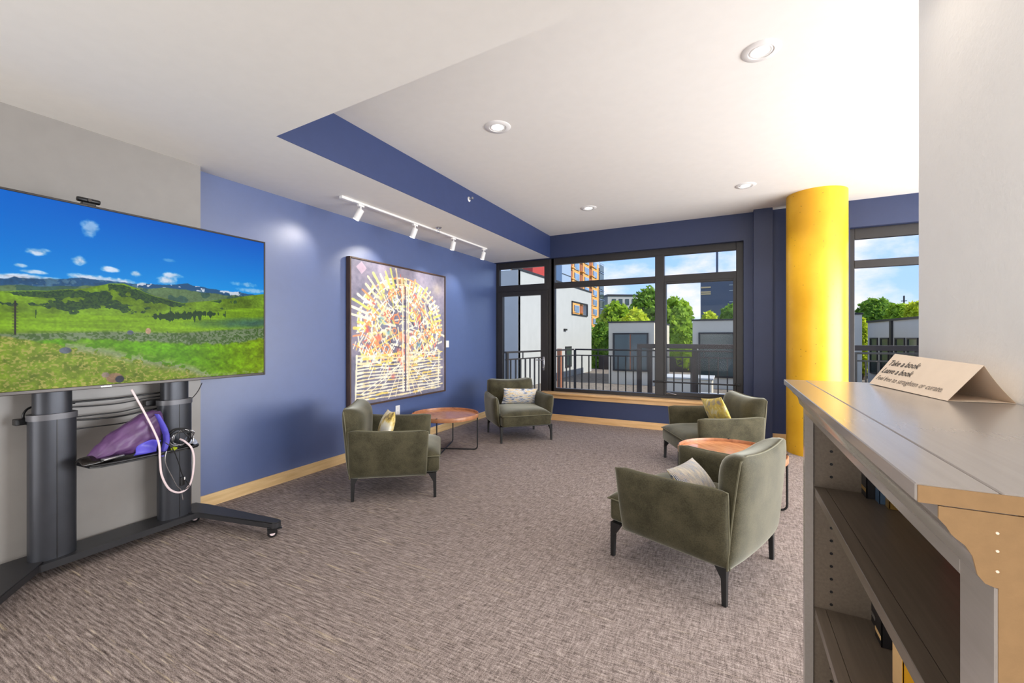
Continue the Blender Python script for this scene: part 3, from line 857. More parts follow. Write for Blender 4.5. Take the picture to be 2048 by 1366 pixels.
grid_picture('screen', tv_picture(), M['screen'], lambda s, t: (np.full_like(s, -.004), -TW + .012 + s * (TW - .024), TH_ - .012 - t * (TH_ - .032)), tv)
obj('badge', bx(0, .002, -1.005, -.955, .005, .013, .001), M['silver'], tv)

st = thing('tv_stand', 'charcoal two-column wheeled television stand with a low front shelf', 'tv stand', (-3.47, 1.265, 0), math.radians(1.5))
def oval(bm, cx, cy, a, b, z0, z1, n=40, p=2.6):
    P = []
    for k in range(n):
        th = 2 * PI * k / n; cx_, sy_ = math.cos(th), math.sin(th)
        P.append((cx + a * abs(cx_) ** (2 / p) * (1 if cx_ >= 0 else -1), cy + b * abs(sy_) ** (2 / p) * (1 if sy_ >= 0 else -1)))
    return prism(bm, P, 'z', z0, z1)
for sy in (-1, 1):
    col_ = obj('column', oval(NB(), 0, .305 * sy, .062, .098, .10, .885), M['standgrey'], st, smooth=30)
    cl = oval(NB(), 0, .305 * sy, .067, .103, .885, .918); obj('collar', cl, M['collar'], col_, smooth=30)
    gr = bx(.060, .0635, .305 * sy - .002, .305 * sy + .002, .10, .885); obj('seam', gr, M['black'], col_)
    obj('inner_column', oval(NB(), 0, .305 * sy, .050, .080, .915, 1.62), M['standgrey'], st, smooth=30)
    obj('bracket', bx(.04, .112, .305 * sy - .04, .305 * sy + .04, 1.15, 1.95, .004), M['standdark'], st)
cb_ = NB(); prism(cb_, [(-.10, -.44), (.085, -.41), (.10, -.38), (.10, .40), (.085, .43), (-.10, .46)], 'z', .062, .10)
obj('crossbar', cb_, M['standdark'], st)
def leg_bm(sg, tip):
    A = Vector((-.02, .41 * sg)); 
    pts = [(-.11, .36 * sg), (.07, .345 * sg), (.125, .40 * sg)]
    tx, ty = tip
    d = (Vector((tx, ty)) - Vector((.08, .44 * sg))).normalized(); nrm = Vector((-d.y, d.x)) * sg
    end = Vector((tx, ty))
    poly = [Vector((-.11, .36 * sg)), Vector((.07, .36 * sg)), Vector((.118, .405 * sg)), end - nrm * .034]
    for k in range(1, 6):
        a = -PI / 2 + PI * k / 6
        poly.append(end + d * .034 * math.cos(a) + nrm * .034 * math.sin(a))
    poly += [end + nrm * .034, Vector((.03, .50 * sg + 0.02 * sg)), Vector((-.11, .50 * sg))]
    return prism(NB(), [tuple(p) for p in poly], 'z', .066, .106)
tips = {1: (.735, .545), -1: (.575, -.83)}
for sg in (1, -1):
    b_ = leg_bm(sg, tips[sg])
    bmesh.ops.bevel(b_, geom=[e for e in b_.edges if abs(e.verts[0].co.z - e.verts[1].co.z) < 1e-6 and e.verts[0].co.z > .1], offset=.006, segments=2, affect='EDGES')
    obj('foot', b_, M['standdark'], st, smooth=35)
for (x, y, rz) in ((.725, .53, 1.0), (-.01, .44, 1.0), (.565, -.815, .5), (-.01, -.44, 1.2)):
    w = obj('caster', lathe(NB(), [(.008, -.014), (.028, -.013), (.031, -.009), (.031, .009), (.028, .013), (.008, .014)], 28, M=Matrix.Rotation(PI / 2, 4, 'X')), M['black'], st, smooth=40, loc=(x, y, .0315), rot=(0, 0, rz))
    obj('hub', lathe(NB(), [(.004, -.016), (.017, -.0155), (.017, .0155), (.004, .016)], 24, M=Matrix.Rotation(PI / 2, 4, 'X')), M['whitecord'], w, smooth=40)
    f_ = NB(); box(f_, -.03, .022, -.024, -.018, .0, .040, .003); box(f_, -.03, .022, .018, .024, .0, .040, .003); box(f_, -.032, .024, -.024, .024, .026, .042, .005)
    box(f_, .02, .058, -.012, .012, .018, .024, .002)
    obj('fork', f_, M['black'], w)
# shelf
shp = NB(); prism(shp, [(.05, -.22), (.20, -.215), (.235, -.18), (.25, .0), (.245, .27), (.22, .335), (.19, .36), (.05, .34)], 'z', .598, .612)
sh = obj('shelf', shp, M['black'], st)
lp = NB(); tube(lp, [(.06, -.215, .612), (.20, -.212, .614), (.235, -.17, .614), (.25, .0, .614), (.245, .27, .614), (.215, .34, .614), (.06, .345, .612)], .007, 8, sub=4); obj('shelf_lip', lp, M['black'], sh, smooth=60)
# power strips clamped behind the columns
for y0, z0 in ((-.435, .86), (.16, .885)):
    obj('power_strip', bx(-.10, -.055, y0, y0 + .14, z0, z0 + .035, .004), M['black'], st)

# webcam
wc = thing('webcam', 'small black webcam clipped on the top edge of the television', 'webcam', (-3.325, 1.07, 2.124), math.radians(1.3))
RX = Matrix.Rotation(PI / 2, 4, 'X')
cap_ = lathe(NB(), [(.006, -.052), (.012, -.050), (.014, -.044), (.014, .044), (.012, .050), (.006, .052)], 20, (0, 0, .022), M=RX)
obj('camera_body', cap_, M['black'], wc, smooth=40)
obj('lens', lathe(NB(), [(.002, 0), (.009, 0), (.009, .006), (.002, .006)], 18, (.012, 0, .022), M=RY), M['dark_silver'], wc, smooth=40)
obj('clip', bx(-.02, .012, -.03, .03, -.008, .008, .002), M['black'], wc)

# purple cloth bag slumped on the shelf
M['purple'] = plain('purple_nylon', srgb(92, 62, 104), .42, spec=.5, var=.25, vs=9, bmp=.3, bs=14)
M['purple_lining'] = plain('bright_purple_nylon', srgb(84, 78, 190), .4, var=.15, vs=14)
bag = thing('bag', 'crumpled purple nylon bag slumped on the tv stand shelf', 'bag', (-3.335, 1.06, .615), math.radians(1.5))
bb = NB()
stations = [(0.0, .012, .006, .012), (.04, .05, .03, .035), (.10, .075, .062, .07), (.18, .085, .095, .10), (.25, .085, .118, .125), (.31, .075, .13, .135), (.35, .055, .122, .14), (.362, .035, .11, .14)]
nn = 26; rings = []
for i, (y, a, bh, zc) in enumerate(stations):
    R = []
    for k in range(nn):
        th = 2 * PI * k / nn
        wv = 1 + .07 * math.sin(3 * th + i * 1.1) + .05 * math.sin(7 * th + i * 2)
        R.append(bb.verts.new((a * math.cos(th) * wv, y + .012 * math.sin(2 * th + i), max(.002, zc + bh * math.sin(th) * wv * (1.0 if math.sin(th) > 0 else .98)))))
    rings.append(R)
for i in range(len(rings) - 1):
    for k in range(nn): bb.faces.new([rings[i][k], rings[i][(k + 1) % nn], rings[i + 1][(k + 1) % nn], rings[i + 1][k]])
bb.faces.new(rings[0]); bb.faces.new(rings[-1][::-1])
bmesh.ops.subdivide_edges(bb, edges=list(bb.edges), cuts=2, use_grid_fill=True)
from mathutils import noise as mn
for v_ in bb.verts:
    q = v_.co.copy(); dd = (q - Vector((0, q.y, .07))).normalized()
    v_.co += dd * (.022 * (abs(mn.noise(q * 16)) - .25) + .012 * abs(mn.noise(q * 34 + Vector((4, 2, 1))))) * min(1, q.y / .08)
    v_.co.z = max(.001, v_.co.z)
obj('bag_body', bb, M['purple'], bag, smooth=40)
fl = NB()
def Sf(a, b): return (.082 + .012 * math.sin(b * 5 + a * 3), .19 + .12 * a + .02 * b, .008 + .085 * b * (1 - .5 * abs(a - .6)))
puffy(fl, Sf, (1, 0, 0), .012, .004, 12, 10); obj('pocket', fl, M['purple_lining'], bag, smooth=70)
fl = NB(); puffy(fl, lambda a, b: (.055 + .03 * a, .335 + .03 * math.sin(b * 4) + .01 * a, -.035 + .28 * b), (0.2, 1, 0), .012, .01, 8, 12); obj('bag_opening', fl, M['purple_lining'], bag, smooth=70)

# cable pile + small clear tray things
def cable(name, pts, r, m, label, group=None, sub=7, cat='cable'):
    o = obj(name, tube(NB(), pts, r, 8, sub=sub), m, smooth=180)
    return tag(o, label, cat, group)
wpts = [on_x(263, 779, -3.30), on_x(285, 818, -3.27), on_x(306, 858, -3.24), on_x(318, 888, -3.21), on_x(320, 920, -3.205), on_x(324, 952, -3.21), on_x(340, 979, -3.21), on_x(363, 984, -3.215), on_x(381, 966, -3.22), on_x(388, 925, -3.215), on_x(384, 898, -3.21), on_x(371, 884, -3.24), on_x(360, 878, -3.28)]
cable('white_cable', wpts, .0062, M['whitecord'], 'thick white cable looping down from the television past the shelf end')
def loops(cx, cy, cz, n, seed, rr=.05, tilt=.5):
    rg = random.Random(seed); P = []
    for k in range(n * 8):
        a = 2 * PI * k / 8; q = rr * rg.uniform(.75, 1.15)
        P.append((cx + .35 * q * math.sin(a + 1) + .01 * rg.uniform(-1, 1), cy + q * math.cos(a), max(cz + .006 - .0, cz + .06 + q * tilt * math.sin(a) + .006 * rg.uniform(-1, 1))))
    return P
cable('cable_coil', loops(-3.27, 1.50, .612, 5, 3, .058, 1.15), .0036, M['black'], 'loosely coiled thin black cables heaped beside the purple bag', cat='cable')
cable('cable_coil', loops(-3.28, 1.53, .612, 4, 8, .062, .8), .0032, M['silver'], 'coiled thin grey cable on the right end of the stand shelf', cat='cable')
dl = [on_x(330, 885, -3.205), on_x(345, 897, -3.20), on_x(357, 925, -3.205), on_x(364, 948, -3.21), on_x(375, 965, -3.21), on_x(378, 973, -3.21), on_x(368, 980, -3.21)]
cable('thin_cable', dl, .003, M['black'], 'thin dark cable dangling below the stand shelf inside the white loop')
dl = [on_x(333, 902, -3.205), on_x(331, 925, -3.205), on_x(345, 955, -3.21), on_x(355, 973, -3.215), on_x(362, 980, -3.22), on_x(366, 1000, -3.22)]
cable('thin_cable', dl, .0028, M['silver'], 'thin grey cable hanging straight below the stand shelf', None)
o = thing('plug_adapter', 'small black adapter plug hanging on the dangling cables', 'adapter', on_x(364, 960, -3.20), .3)
obj('adapter_body', bx(-.012, .012, -.012, .012, -.035, .02, .004), M['black'], o); obj('adapter_tip', bx(-.009, .013, .004, .013, .0, .018, .002), M['whiteplastic'], o)
M['clearbag'] = plain('glossy_blister_wrap', srgb(168, 176, 196), .15, var=.3, vs=40)
pk = NB(); puffy(pk, lambda a, b: (-.03 + .06 * b, .06 * a - .03, .014 + .012 * math.sin(a * 5)), (0, 0, 1), .035, .012, 10, 10)
tag(obj('wrapped_charger', pk, M['clearbag'], smooth=60, loc=(-3.30, 1.585, .612)), 'shiny wrapped charger lying under the coils at the shelf end', 'charger')
tag(obj('cable_tie_tag', bx(-.012, .012, -.014, .014, -.006, .006, .003), M['leafyellow'], loc=(-3.23, 1.455, .625), rot=(.3, .2, .4)), 'tiny yellow-green connector beside the purple bag', 'connector')
pk = NB(); puffy(pk, lambda a, b: (-.045 + .09 * b, .17 * a - .085, .018 + .012 * math.sin(b * 4 + a * 3)), (0, 0, 1), .016, .010, 14, 10)
tag(obj('glasses_case', pk, plain('glossy_black_wrap', srgb(30, 26, 24), .14, var=.4, vs=30), smooth=60, loc=(-3.30, 1.10, .615), rot=(0, 0, .1)), 'glossy black pouch lying on the left end of the stand shelf', 'pouch')
rm = thing('remote_control', 'small rounded silver remote on the glossy black pouch', 'remote', (-3.255, 1.155, .632), .3)
obj('remote_body', bx(-.018, .018, -.055, .055, 0, .014, .006, 3), M['silver'], rm, smooth=50); obj('button', bx(-.006, .006, .02, .032, .013, .016, .001), M['black'], rm)
# black cables strung behind, column to column
for k, (a, bb_, sag) in enumerate((((134, 806), (330, 783), 2), ((134, 815), (330, 790), 4), ((143, 836), (326, 808), 2), ((143, 841), (326, 813), 5), ((143, 860), (330, 828), 3))):
    p0 = on_x(a[0] - 6, a[1], -3.545); p1 = on_x(bb_[0] + 6, bb_[1], -3.545); mid = (p0 + p1) / 2 - Vector((0, 0, sag * .004))
    q1 = p0.lerp(mid, .5) + Vector((0, 0, -.004 * (k % 2))); q2 = mid.lerp(p1, .5) + Vector((0, 0, .004 * (k % 3)))
    cable('power_cable', [p0, q1, mid, q2, p1], .0055 if k in (0, 3) else .004, M['black'], ['topmost black cable strung between the stand columns', 'second black cable down between the stand columns', 'third black cable down, between the columns above the bag', 'thick black cable just below the third, between the stand columns', 'lowest black cable, passing behind the purple bag'][k], 'black cables strung between the stand columns')
cable('power_cable', [on_x(150, 776 + 30, -3.56), on_x(72, 812, -3.56), on_x(48, 826, -3.55), on_x(50, 845, -3.55), on_x(66, 852, -3.55)], .006, M['black'], 'black cable bent out past the left stand column')
cable('power_cable', [on_x(404, 766, -3.40), on_x(396, 782, -3.42), on_x(384, 796, -3.44), on_x(374, 797, -3.45)], .003, M['black'], 'thin black lead curving from television to the right stand column')

# ------------------------------------------------------------------ armchairs
def make_chair(label, group):
    R_ = thing('armchair', label, 'armchair', group=group)
    V = M['velvet']
    # seat deck
    sbm = NB(); box(sbm, -.335, .372, -.335, .335, .205, .345, .028, 4)
    base = obj('seat_base', sbm, V, R_, smooth=60)
    cz = .343
    def Ss(a, b): return (-.30 + .677 * a, -.338 + .676 * b, cz)
    cu = NB(); puffy(cu, Ss, (0, 0, 1), lambda a, b: .068 + .012 * (1 - a), .02, 24, 22, 5.0, .5)
    cush = obj('seat_cushion', cu, V, R_, smooth=180)
    pp = NB(); tube(pp, [Vector(p) + Vector((0.0, 0, 0)) for p in perim(Ss, 8)], .0045, 6, closed=True); obj('piping', pp, M['piping'], cush, smooth=180)
    # arms
    for sg in (1, -1):
        def Sa(a, b, sg=sg):     # a: rear->front, b: bottom->top
            x = -.350 + a * .62 + b * (.012 * (2 * a - 1)) - .01 * (1 - b)
            z = .190 + b * (.405 - .020 * math.sin(PI * a) + (-.015 if a > .5 else 0) * (2 * a - 1))
            z -= .016 * b ** 6 * abs(2 * a - 1) ** 14
            y = sg * (.345 + .030 * b * b + .012 * math.sin(PI * b) + .018 * b * a * a)
            return (x, y, z)
        am = NB(); puffy(am, Sa, (0, sg, 0), .052, .056, 26, 20, 5.0, .5)
        arm = obj('armrest', am, V, R_, smooth=180)
        pp = NB(); tube(pp, perim(Sa, 9), .0045, 6, closed=True); obj('piping', pp, M['piping'], arm, smooth=180)
    # back
    def Sb(a, b):                # a: right->left, b: bottom->top
        y = (a * 2 - 1) * (.362 - .026 * b)
        x = -.352 - .055 * b ** 1.2 - .012 * math.sin(PI * a)
        z = .190 + b * (.548 + .030 * abs(2 * a - 1) ** 2.2) - .034 * b ** 6 * abs(2 * a - 1) ** 14
        return (x, y, z)
    bk = NB(); puffy(bk, Sb, Vector((1, 0, .14)).normalized(), lambda a, b: .085 + .085 * b, .040, 28, 22, 5.0, .5)
    back = obj('backrest', bk, V, R_, smooth=180)
    pp = NB(); tube(pp, perim(Sb, 10), .005, 6, closed=True); obj('piping', pp, M['piping'], back, smooth=180)
    # legs
    for sx in (1, -1):
        for sy in (1, -1):
            lb = NB(); w = .026
            lv = []
            for z, ww in ((0, .022), (.135, .026), (.208, .068)):
                xo, yo = sx * .345, sy * .355
                lv.append([lb.verts.new((xo - sx * ax * ww, yo - sy * ay * ww * (1 if z < .2 else .7), z)) for ax, ay in ((0, 0), (1, 0), (1, 1), (0, 1))])
            for i in range(2):
                for k in range(4): lb.faces.new([lv[i][k], lv[i][(k + 1) % 4], lv[i + 1][(k + 1) % 4], lv[i + 1][k]])
            lb.faces.new(lv[0]); lb.faces.new(lv[-1])
            bmesh.ops.recalc_face_normals(lb, faces=lb.faces)
            obj('leg', lb, M['blacksteel'], R_)
    obj('under_frame', bx(-.33, .34, -.33, .33, .196, .207), M['blacksteel'], R_)
    return R_
CG = 'olive velvet armchairs around two round tables'
chD = make_chair('olive velvet armchair seen from behind, nearest the bookcase', CG)
chD.location = (-.215, 2.831, 0); chD.rotation_euler.z = math.radians(158.8)
for lab, x, y, rz in (('olive velvet armchair seen side-on in front of the large picture', -2.704, 2.98, 36.6),
                      ('olive velvet armchair with patterned lumbar pillow in front of the glass door', -2.592, 5.228, -45.2),
                      ('olive velvet armchair with yellow pillow beside the pillar under the window', -.206, 4.883, 206.8)):
    c = dup(chD); c['label'] = lab; c.location = (x, y, 0); c.rotation_euler.z = math.radians(rz)

# pillows
def pillow_mesh(wd, ht, th, n=22):
    bm = NB()
    def S(a, b):
        A, B = 2 * a - 1, 2 * b - 1
        return (wd / 2 * A * (1 - .06 * (1 - B * B)), 0, ht / 2 * B * (1 - .08 * (1 - A * A)))
    puffy(bm, S, (0, 1, 0), th / 2, th / 2, n, n, 2.2, .62)
    return bm
def pillow_mat(name, stops, scale, kind):
    m, t, b = new_mat(name)
    v = coords(t, scale)
    if kind == 'check':
        w1_ = N(t, 'ShaderNodeTexWave'); w1_.inputs['Scale'].default_value = 7; w1_.inputs['Distortion'].default_value = 2.0; t.links.new(v, w1_.inputs['Vector'])
        f = math_(t, 'ADD', math_(t, 'MULTIPLY', w1_.outputs['Fac'], .35), math_(t, 'MULTIPLY', noise(t, v, 6, 4), .65))
    else:
        f = noise(t, v, 5, 5, .6)
    t.links.new(ramp(t, f, stops), b.inputs['Base Color'])
    b.inputs['Roughness'].default_value = .8; b.inputs['Sheen Weight'].default_value = .2
    bump(t, b, noise(t, coords(t), 300, 2), .2, .002)
    return m
pmB = pillow_mat('ikat_blue_sand', [(.36, srgb(60, 66, 84)), (.44, srgb(150, 160, 182)), (.50, srgb(214, 212, 208)), (.58, srgb(206, 178, 128)), (.66, srgb(226, 208, 172))], (2.2, 1, 13), 'n')
pmA = pillow_mat('yellow_cream_print', [(.36, srgb(120, 92, 60)), (.43, srgb(226, 196, 96)), (.52, srgb(238, 228, 198)), (.64, srgb(240, 236, 226))], (1.3, 1.3, 1.3), 'n')
pmC = pillow_mat('yellow_grey_print', [(.36, srgb(160, 148, 136)), (.43, srgb(206, 180, 92)), (.52, srgb(230, 202, 84)), (.62, srgb(236, 222, 168))], (2.4, 2.4, 2.4), 'n')
pmD = pillow_mat('blue_white_plaid', [(.36, srgb(74, 84, 108)), (.45, srgb(138, 154, 182)), (.53, srgb(222, 222, 222)), (.62, srgb(212, 190, 140))], (7, 2, 3), 'check')
def pillow(chair_loc, rz, lx, ly, lz, yaw, tilt, roll, wd, ht, th, m, label):
    cz = math.radians(rz)
    T_ = Matrix.Translation(chair_loc) @ Matrix.Rotation(cz, 4, 'Z') @ Matrix.Translation((lx, ly, lz)) @ Matrix.Rotation(math.radians(90 + yaw), 4, 'Z') @ Matrix.Rotation(math.radians(tilt), 4, 'X') @ Matrix.Rotation(math.radians(roll), 4, 'Y')
    o = obj('pillow', pillow_mesh(wd, ht, th), m, smooth=180)
    o.matrix_world = T_
    return tag(o, label, 'pillow', 'pillows on the armchairs')
# local +x is the chair's front; the pillow's thickness axis is local y after yaw
pillow((-2.704, 2.98, 0), 36.6, -.10, -.06, .55, 14, 18, 6, .40, .30, .12, pmA, 'white and yellow pillow in the side-on chair by the large picture')
pb = pillow((-2.592, 5.228, 0), -45.2, -.11, .05, .53, 0, 18, 3, .50, .24, .11, pmB, 'blue and sand patterned lumbar pillow in the chair by the glass door')
pillow((-.206, 4.883, 0), 206.8, -.09, -.01, .565, 0, 20, -10, .54, .33, .12, pmC, 'yellow and grey mottled pillow in the chair beside the pillar')
pillow((-.215, 2.831, 0), 158.8, -.02, .02, .475, 6, 42, -2, .40, .25, .13, pmD, 'blue and white plaid pillow in the chair seen from behind')

# ------------------------------------------------------------------ round tables
M['tabletop'] = wood('warm_acacia', srgb(182, 112, 70), srgb(222, 160, 110), (2, 16, 2), .22, .4)
M['tablerim'] = wood('acacia_rim', srgb(150, 96, 64), srgb(188, 132, 92), (6, 6, 2), .35)
def make_table(label):
    R_ = thing('round_table', label, 'table', group='round wooden tray tables')
    obj('tabletop', lathe(NB(), [(.001, .398), (.386, .398), (.386, .414), (.001, .414)], 72), M['tabletop'], R_, smooth=40)
    obj('rim', ring_lathe(NB(), [(.384, .392), (.398, .392), (.400, .396), (.400, .436), (.397, .440), (.391, .440), (.389, .436), (.389, .412), (.384, .412)], 80), M['tablerim'], R_, smooth=40)
    angs = [math.radians(45 + 90 * k) for k in range(4)]
    for k, a in enumerate(angs):
        P = [(.392 * math.cos(a), .392 * math.sin(a), .40), (.392 * math.cos(a), .392 * math.sin(a), .05)]
        for q in range(1, 6):
            t_ = q / 5 * PI / 2
            r = .392 - .042 * (1 - math.cos(t_)); P.append((r * math.cos(a), r * math.sin(a), .05 - .042 * math.sin(t_)))
        P.append((.004 * math.cos(a), .004 * math.sin(a), .008))
        obj('leg', tube(NB(), P, .008, 10), M['blacksteel'], R_, smooth=50)
    for a in angs: obj('peg', lathe(NB(), [(.001, 0), (.009, 0), (.009, .006), (.001, .006)], 12, (.394 * math.cos(a), .394 * math.sin(a), .438)), M['blacksteel'], R_)
    return R_
t1 = make_table('round reddish-wood tray table on black wire legs by the blue wall')
t1.location = (-3.07, 4.20, 0); t1.rotation_euler.z = math.radians(-23)
t2 = dup(t1); t2['label'] = 'round reddish-wood tray table half hidden behind the nearest armchair'
t2.location = (-.005, 3.89, 0); t2.rotation_euler.z = math.radians(-43)

# ------------------------------------------------------------------ bookcase
bc = thing('bookcase', 'tall grey-stained bookcase with crown moulding at the right edge', 'bookcase', (0, 0, 0))
X0, XF, XB, Y0, Y1, ZT = .146, .196, .495, .50, 1.56, 1.22
tb = NB(); box(tb, X0, .2000, Y0 + .002, Y1, ZT - .016, ZT, .0012, 1); obj('top_board', tb, M['greytop'], bc)
tb = NB(); box(tb, .2012, XB, Y0 + .002, Y1, ZT - .016, ZT, .0012, 1); obj('top_board', tb, M['greytop'], bc)
# crown moulding profile (x, z)
cp = [(.161, 1.204), (.161, 1.192), (.166, 1.186), (.169, 1.180), (.172, 1.177), (.178, 1.172), (.1825, 1.164), (.1845, 1.154), (.1855, 1.149), (.190, 1.143), (.196, 1.141), (.21, 1.141), (.21, 1.204)]
obj('crown_moulding', prism(NB(), cp, 'y', Y0 + .002, Y1), M['greytop'], bc, smooth=25)
obj('end_cap', prism(NB(), [(X0 + .0015, 1.204), (X0 + .0015, 1.219), (XB, 1.219), (XB, 1.204)] , 'y', Y0, Y0 + .002), M['mdf'], bc)
obj('end_cap', prism(NB(), cp[:-2] + [(XB, 1.141), (XB, 1.203), (.161, 1.203)], 'y', Y0, Y0 + .002), M['mdf'], bc)
pn = NB(); box(pn, .198, XB, Y0, Y0 + .018, 0, 1.141); pn_o = obj('side_panel', pn, M['mdf'], bc)
for zz in (1.172, 1.155, 1.187): obj('dowel_plug', lathe(NB(), [(.0005, 0), (.0011, 0), (.0011, .001), (.0005, .001)], 12, (.1972, Y0 + .0003, zz), M=RX), M['paper'], pn_o)
pn = NB(); box(pn, .198, XB, Y1 - .020, Y1, 0, 1.205); sp_ = obj('side_panel', pn, M['shelfwood'], bc)
obj('back_panel', bx(XB - .008, XB, Y0 + .01, Y1 - .01, .05, 1.205), M['shelfwood'], bc)
obj('stile', bx(XF, XF + .022, Y0 + .001, Y0 + .062, 0, 1.141, .001, 1), M['greytop'], bc)
obj('stile', bx(XF, XF + .022, Y1 - .028, Y1, 0, 1.141, .001, 1), M['greytop'], bc)
obj('rail', bx(XF, XF + .022, Y0 + .062, Y1 - .028, 1.122, 1.141, .0005, 1), M['greytop'], bc)
obj('rail', bx(XF, XF + .022, Y0 + .062, Y1 - .028, 0, .09, .001, 1), M['greytop'], bc)
for z in (.906, .548, .20):
    s1 = obj('shelf', bx(.2205, .2485, Y0 + .020, Y1 - .021, z - .024, z, .001, 1), M['shelfwood'], bc)
    obj('shelf_board', bx(.2492, XB - .01, Y0 + .020, Y1 - .021, z - .022, z - .0004), M['shelfwood'], s1)
hole = NB(); k = 0
for xx in (.262, .44):
    for i in range(28):
        z = 1.09 - .0375 * i
        if min(abs(z - q) for q in (.90, .54, .19)) < .02 or z < .15: continue
        lathe(hole, [(.0005, 0), (.0042, 0), (.0042, .001), (.0005, .001)], 12, (xx, Y1 - .0197, z), M=RX)
ho = obj('peg_holes', hole, M['black'], sp_); ho['kind'] = 'stuff'

def book(x, y, z, w, h, d, m, label, rz=0, spine=None, spine_mat=None):
    """stands with its spine towards -x; w along y"""
    r = thing('book', label, 'book', (x, y, z), rz, 'books in the bookcase')
    cv = NB(); box(cv, 0, d, -w / 2, -w / 2 + .003, 0, h); box(cv, 0, d, w / 2 - .003, w / 2, 0, h); box(cv, 0, .004, -w / 2, w / 2, 0, h, .001, 1)
    obj('cover', cv, m, r)
    obj('pages', bx(.005, d - .004, -w / 2 + .003, w / 2 - .003, .003, h - .003), M['paper'], r)
    if spine_mat: obj('spine_band', bx(-.0006, .001, -w / 2 + .001, w / 2 - .001, h * .10, h * .16), spine_mat, r)
    return r
M['bk_black'] = plain('black_book_cloth', srgb(26, 24, 26), .4)
M['bk_blue'] = plain('blue_book_cover', srgb(70, 92, 116), .4)
M['bk_gold'] = plain('gold_foil', srgb(190, 150, 76), .3, metal=.6)
M['bk_yellow'] = plain('yellow_book_cover', srgb(238, 172, 40), .4, var=.04)
M['bk_red'] = plain('red_book_cover', srgb(190, 56, 30), .4)
M['bk_pink'] = plain('peach_spine', srgb(232, 190, 132), .5, var=.04)
book(.331, 1.512, .9065, .045, .165, .11, M['bk_black'], 'thick black book with gold edge, farthest on the upper shelf', 0, None, M['bk_gold'])
book(.350, 1.470, .9065, .030, .14, .11, M['bk_blue'], 'slate blue book next to the black one on the upper shelf')
book(.362, 1.435, .9065, .026, .14, .10, M['bk_gold'], 'small gold-covered book on the upper shelf')
book(.40, 1.19, .9065, .05, .15, .08, M['bk_red'], 'red-orange book towards the near end of the upper shelf')
book(.353, 1.515, .5485, .040, .20, .11, M['bk_black'], 'black hardback with silver band, farthest on the lower shelf', 0, None, M['silver'])
book(.345, 1.440, .5485, .050, .17, .12, M['bk_black'], 'tall black book with pale stripe in middle of the lower shelf', 0, None, M['bk_pink'])
yb = book(.335, 1.255, .5485, .060, .245, .15, M['bk_yellow'], 'bright yellow book on the lower bookcase shelf')
obj('spine', bx(-.001, .0006, -.0295, .0295, .001, .244), M['bk_pink'], yb)

# paper tent sign
sg = thing('tent_sign', 'folded cream paper tent sign on top of the bookcase', 'sign', (0, 0, 0))
z0 = ZT + .0008
BL, BR = Vector((.344, 1.513, z0 + .001)), Vector((.391, 1.173, z0))
CL, CR = Vector((.448, 1.527, z0)), Vector((.4955, 1.188, z0))
RL, RR = Vector((.401, 1.520, 1.305)), Vector((.4465, 1.178, 1.2945))
def sheet(P, Q, R2, S2, th=.0009, n=14, curl=0.0):
    bm = NB(); nr = (Q - P).cross(S2 - P).normalized(); gA, gB = [], []
    for i in range(n + 1):
        ra, rb = [], []
        for j in range(n + 1):
            a, b_ = i / n, j / n
            p = P.lerp(Q, a).lerp(S2.lerp(R2, a), b_) + nr * curl * math.sin(PI * b_) * (a - .3)
            ra.append(bm.verts.new(p)); rb.append(bm.verts.new(p + nr * th))
        gA.append(ra); gB.append(rb)
    for i in range(n):
        for j in range(n):
            bm.faces.new([gA[i][j], gA[i + 1][j], gA[i + 1][j + 1], gA[i][j + 1]]); bm.faces.new([gB[i][j], gB[i][j + 1], gB[i + 1][j + 1], gB[i + 1][j]])
    for i in range(n):
        for j0 in (0, n): bm.faces.new([gA[i][j0], gA[i + 1][j0], gB[i + 1][j0], gB[i][j0]])
        for j0 in (0, n): bm.faces.new([gA[j0][i], gA[j0][i + 1], gB[j0][i + 1], gB[j0][i]])
    return bm
obj('front_face', sheet(BL, BR, RR, RL, .0006), M['paper'], sg, smooth=50)
obj('back_face', sheet(CL, CR, RR, RL, .0006, curl=.004), M['paper'], sg, smooth=50)
obj('base_flap', sheet(BL, BR, CR, CL, .0006), M['paper'], sg, smooth=50)
ax = (BR - BL).normalized(); up = (RL - BL); up = (up - ax * up.dot(ax)).normalized(); nrm = ax.cross(up)
if nrm.x > 0: nrm = -nrm
HT = (RL - BL).length
def line(text, s0, t0, size, m, width):
    cd = bpy.data.curves.new('t', 'FONT'); cd.body = text; cd.size = size; cd.shear = .35; cd.resolution_u = 2; cd.offset = size * .008 if m is M['ink'] else 0
    to = bpy.data.objects.new('t', cd); COL.objects.link(to)
    bpy.context.view_layer.update()
    dg = bpy.context.evaluated_depsgraph_get(); me = bpy.data.meshes.new_from_object(to.evaluated_get(dg))
    bpy.data.objects.remove(to)
    xs = [v.co.x for v in me.vertices]; k = width / (max(xs) - min(xs)); x0 = min(xs)
    o_ = RL.lerp(BL, t0) + ax * s0 + nrm * .0012
    for v in me.vertices:
        p = o_ + ax * ((v.co.x - x0) * k) + up * v.co.y
        v.co = p
    me.materials.clear(); me.materials.append(m)
    o2 = bpy.data.objects.new('lettering', me); COL.objects.link(o2); o2.parent = sg
    return o2
line('Take a book', .018, .37, .0235, M['ink'], .140)
line('Leave a book', .012, .61, .0235, M['ink'], .146)
line('Feel free to straighten or curate.', .014, .84, .0195, M['inklight'], .290)

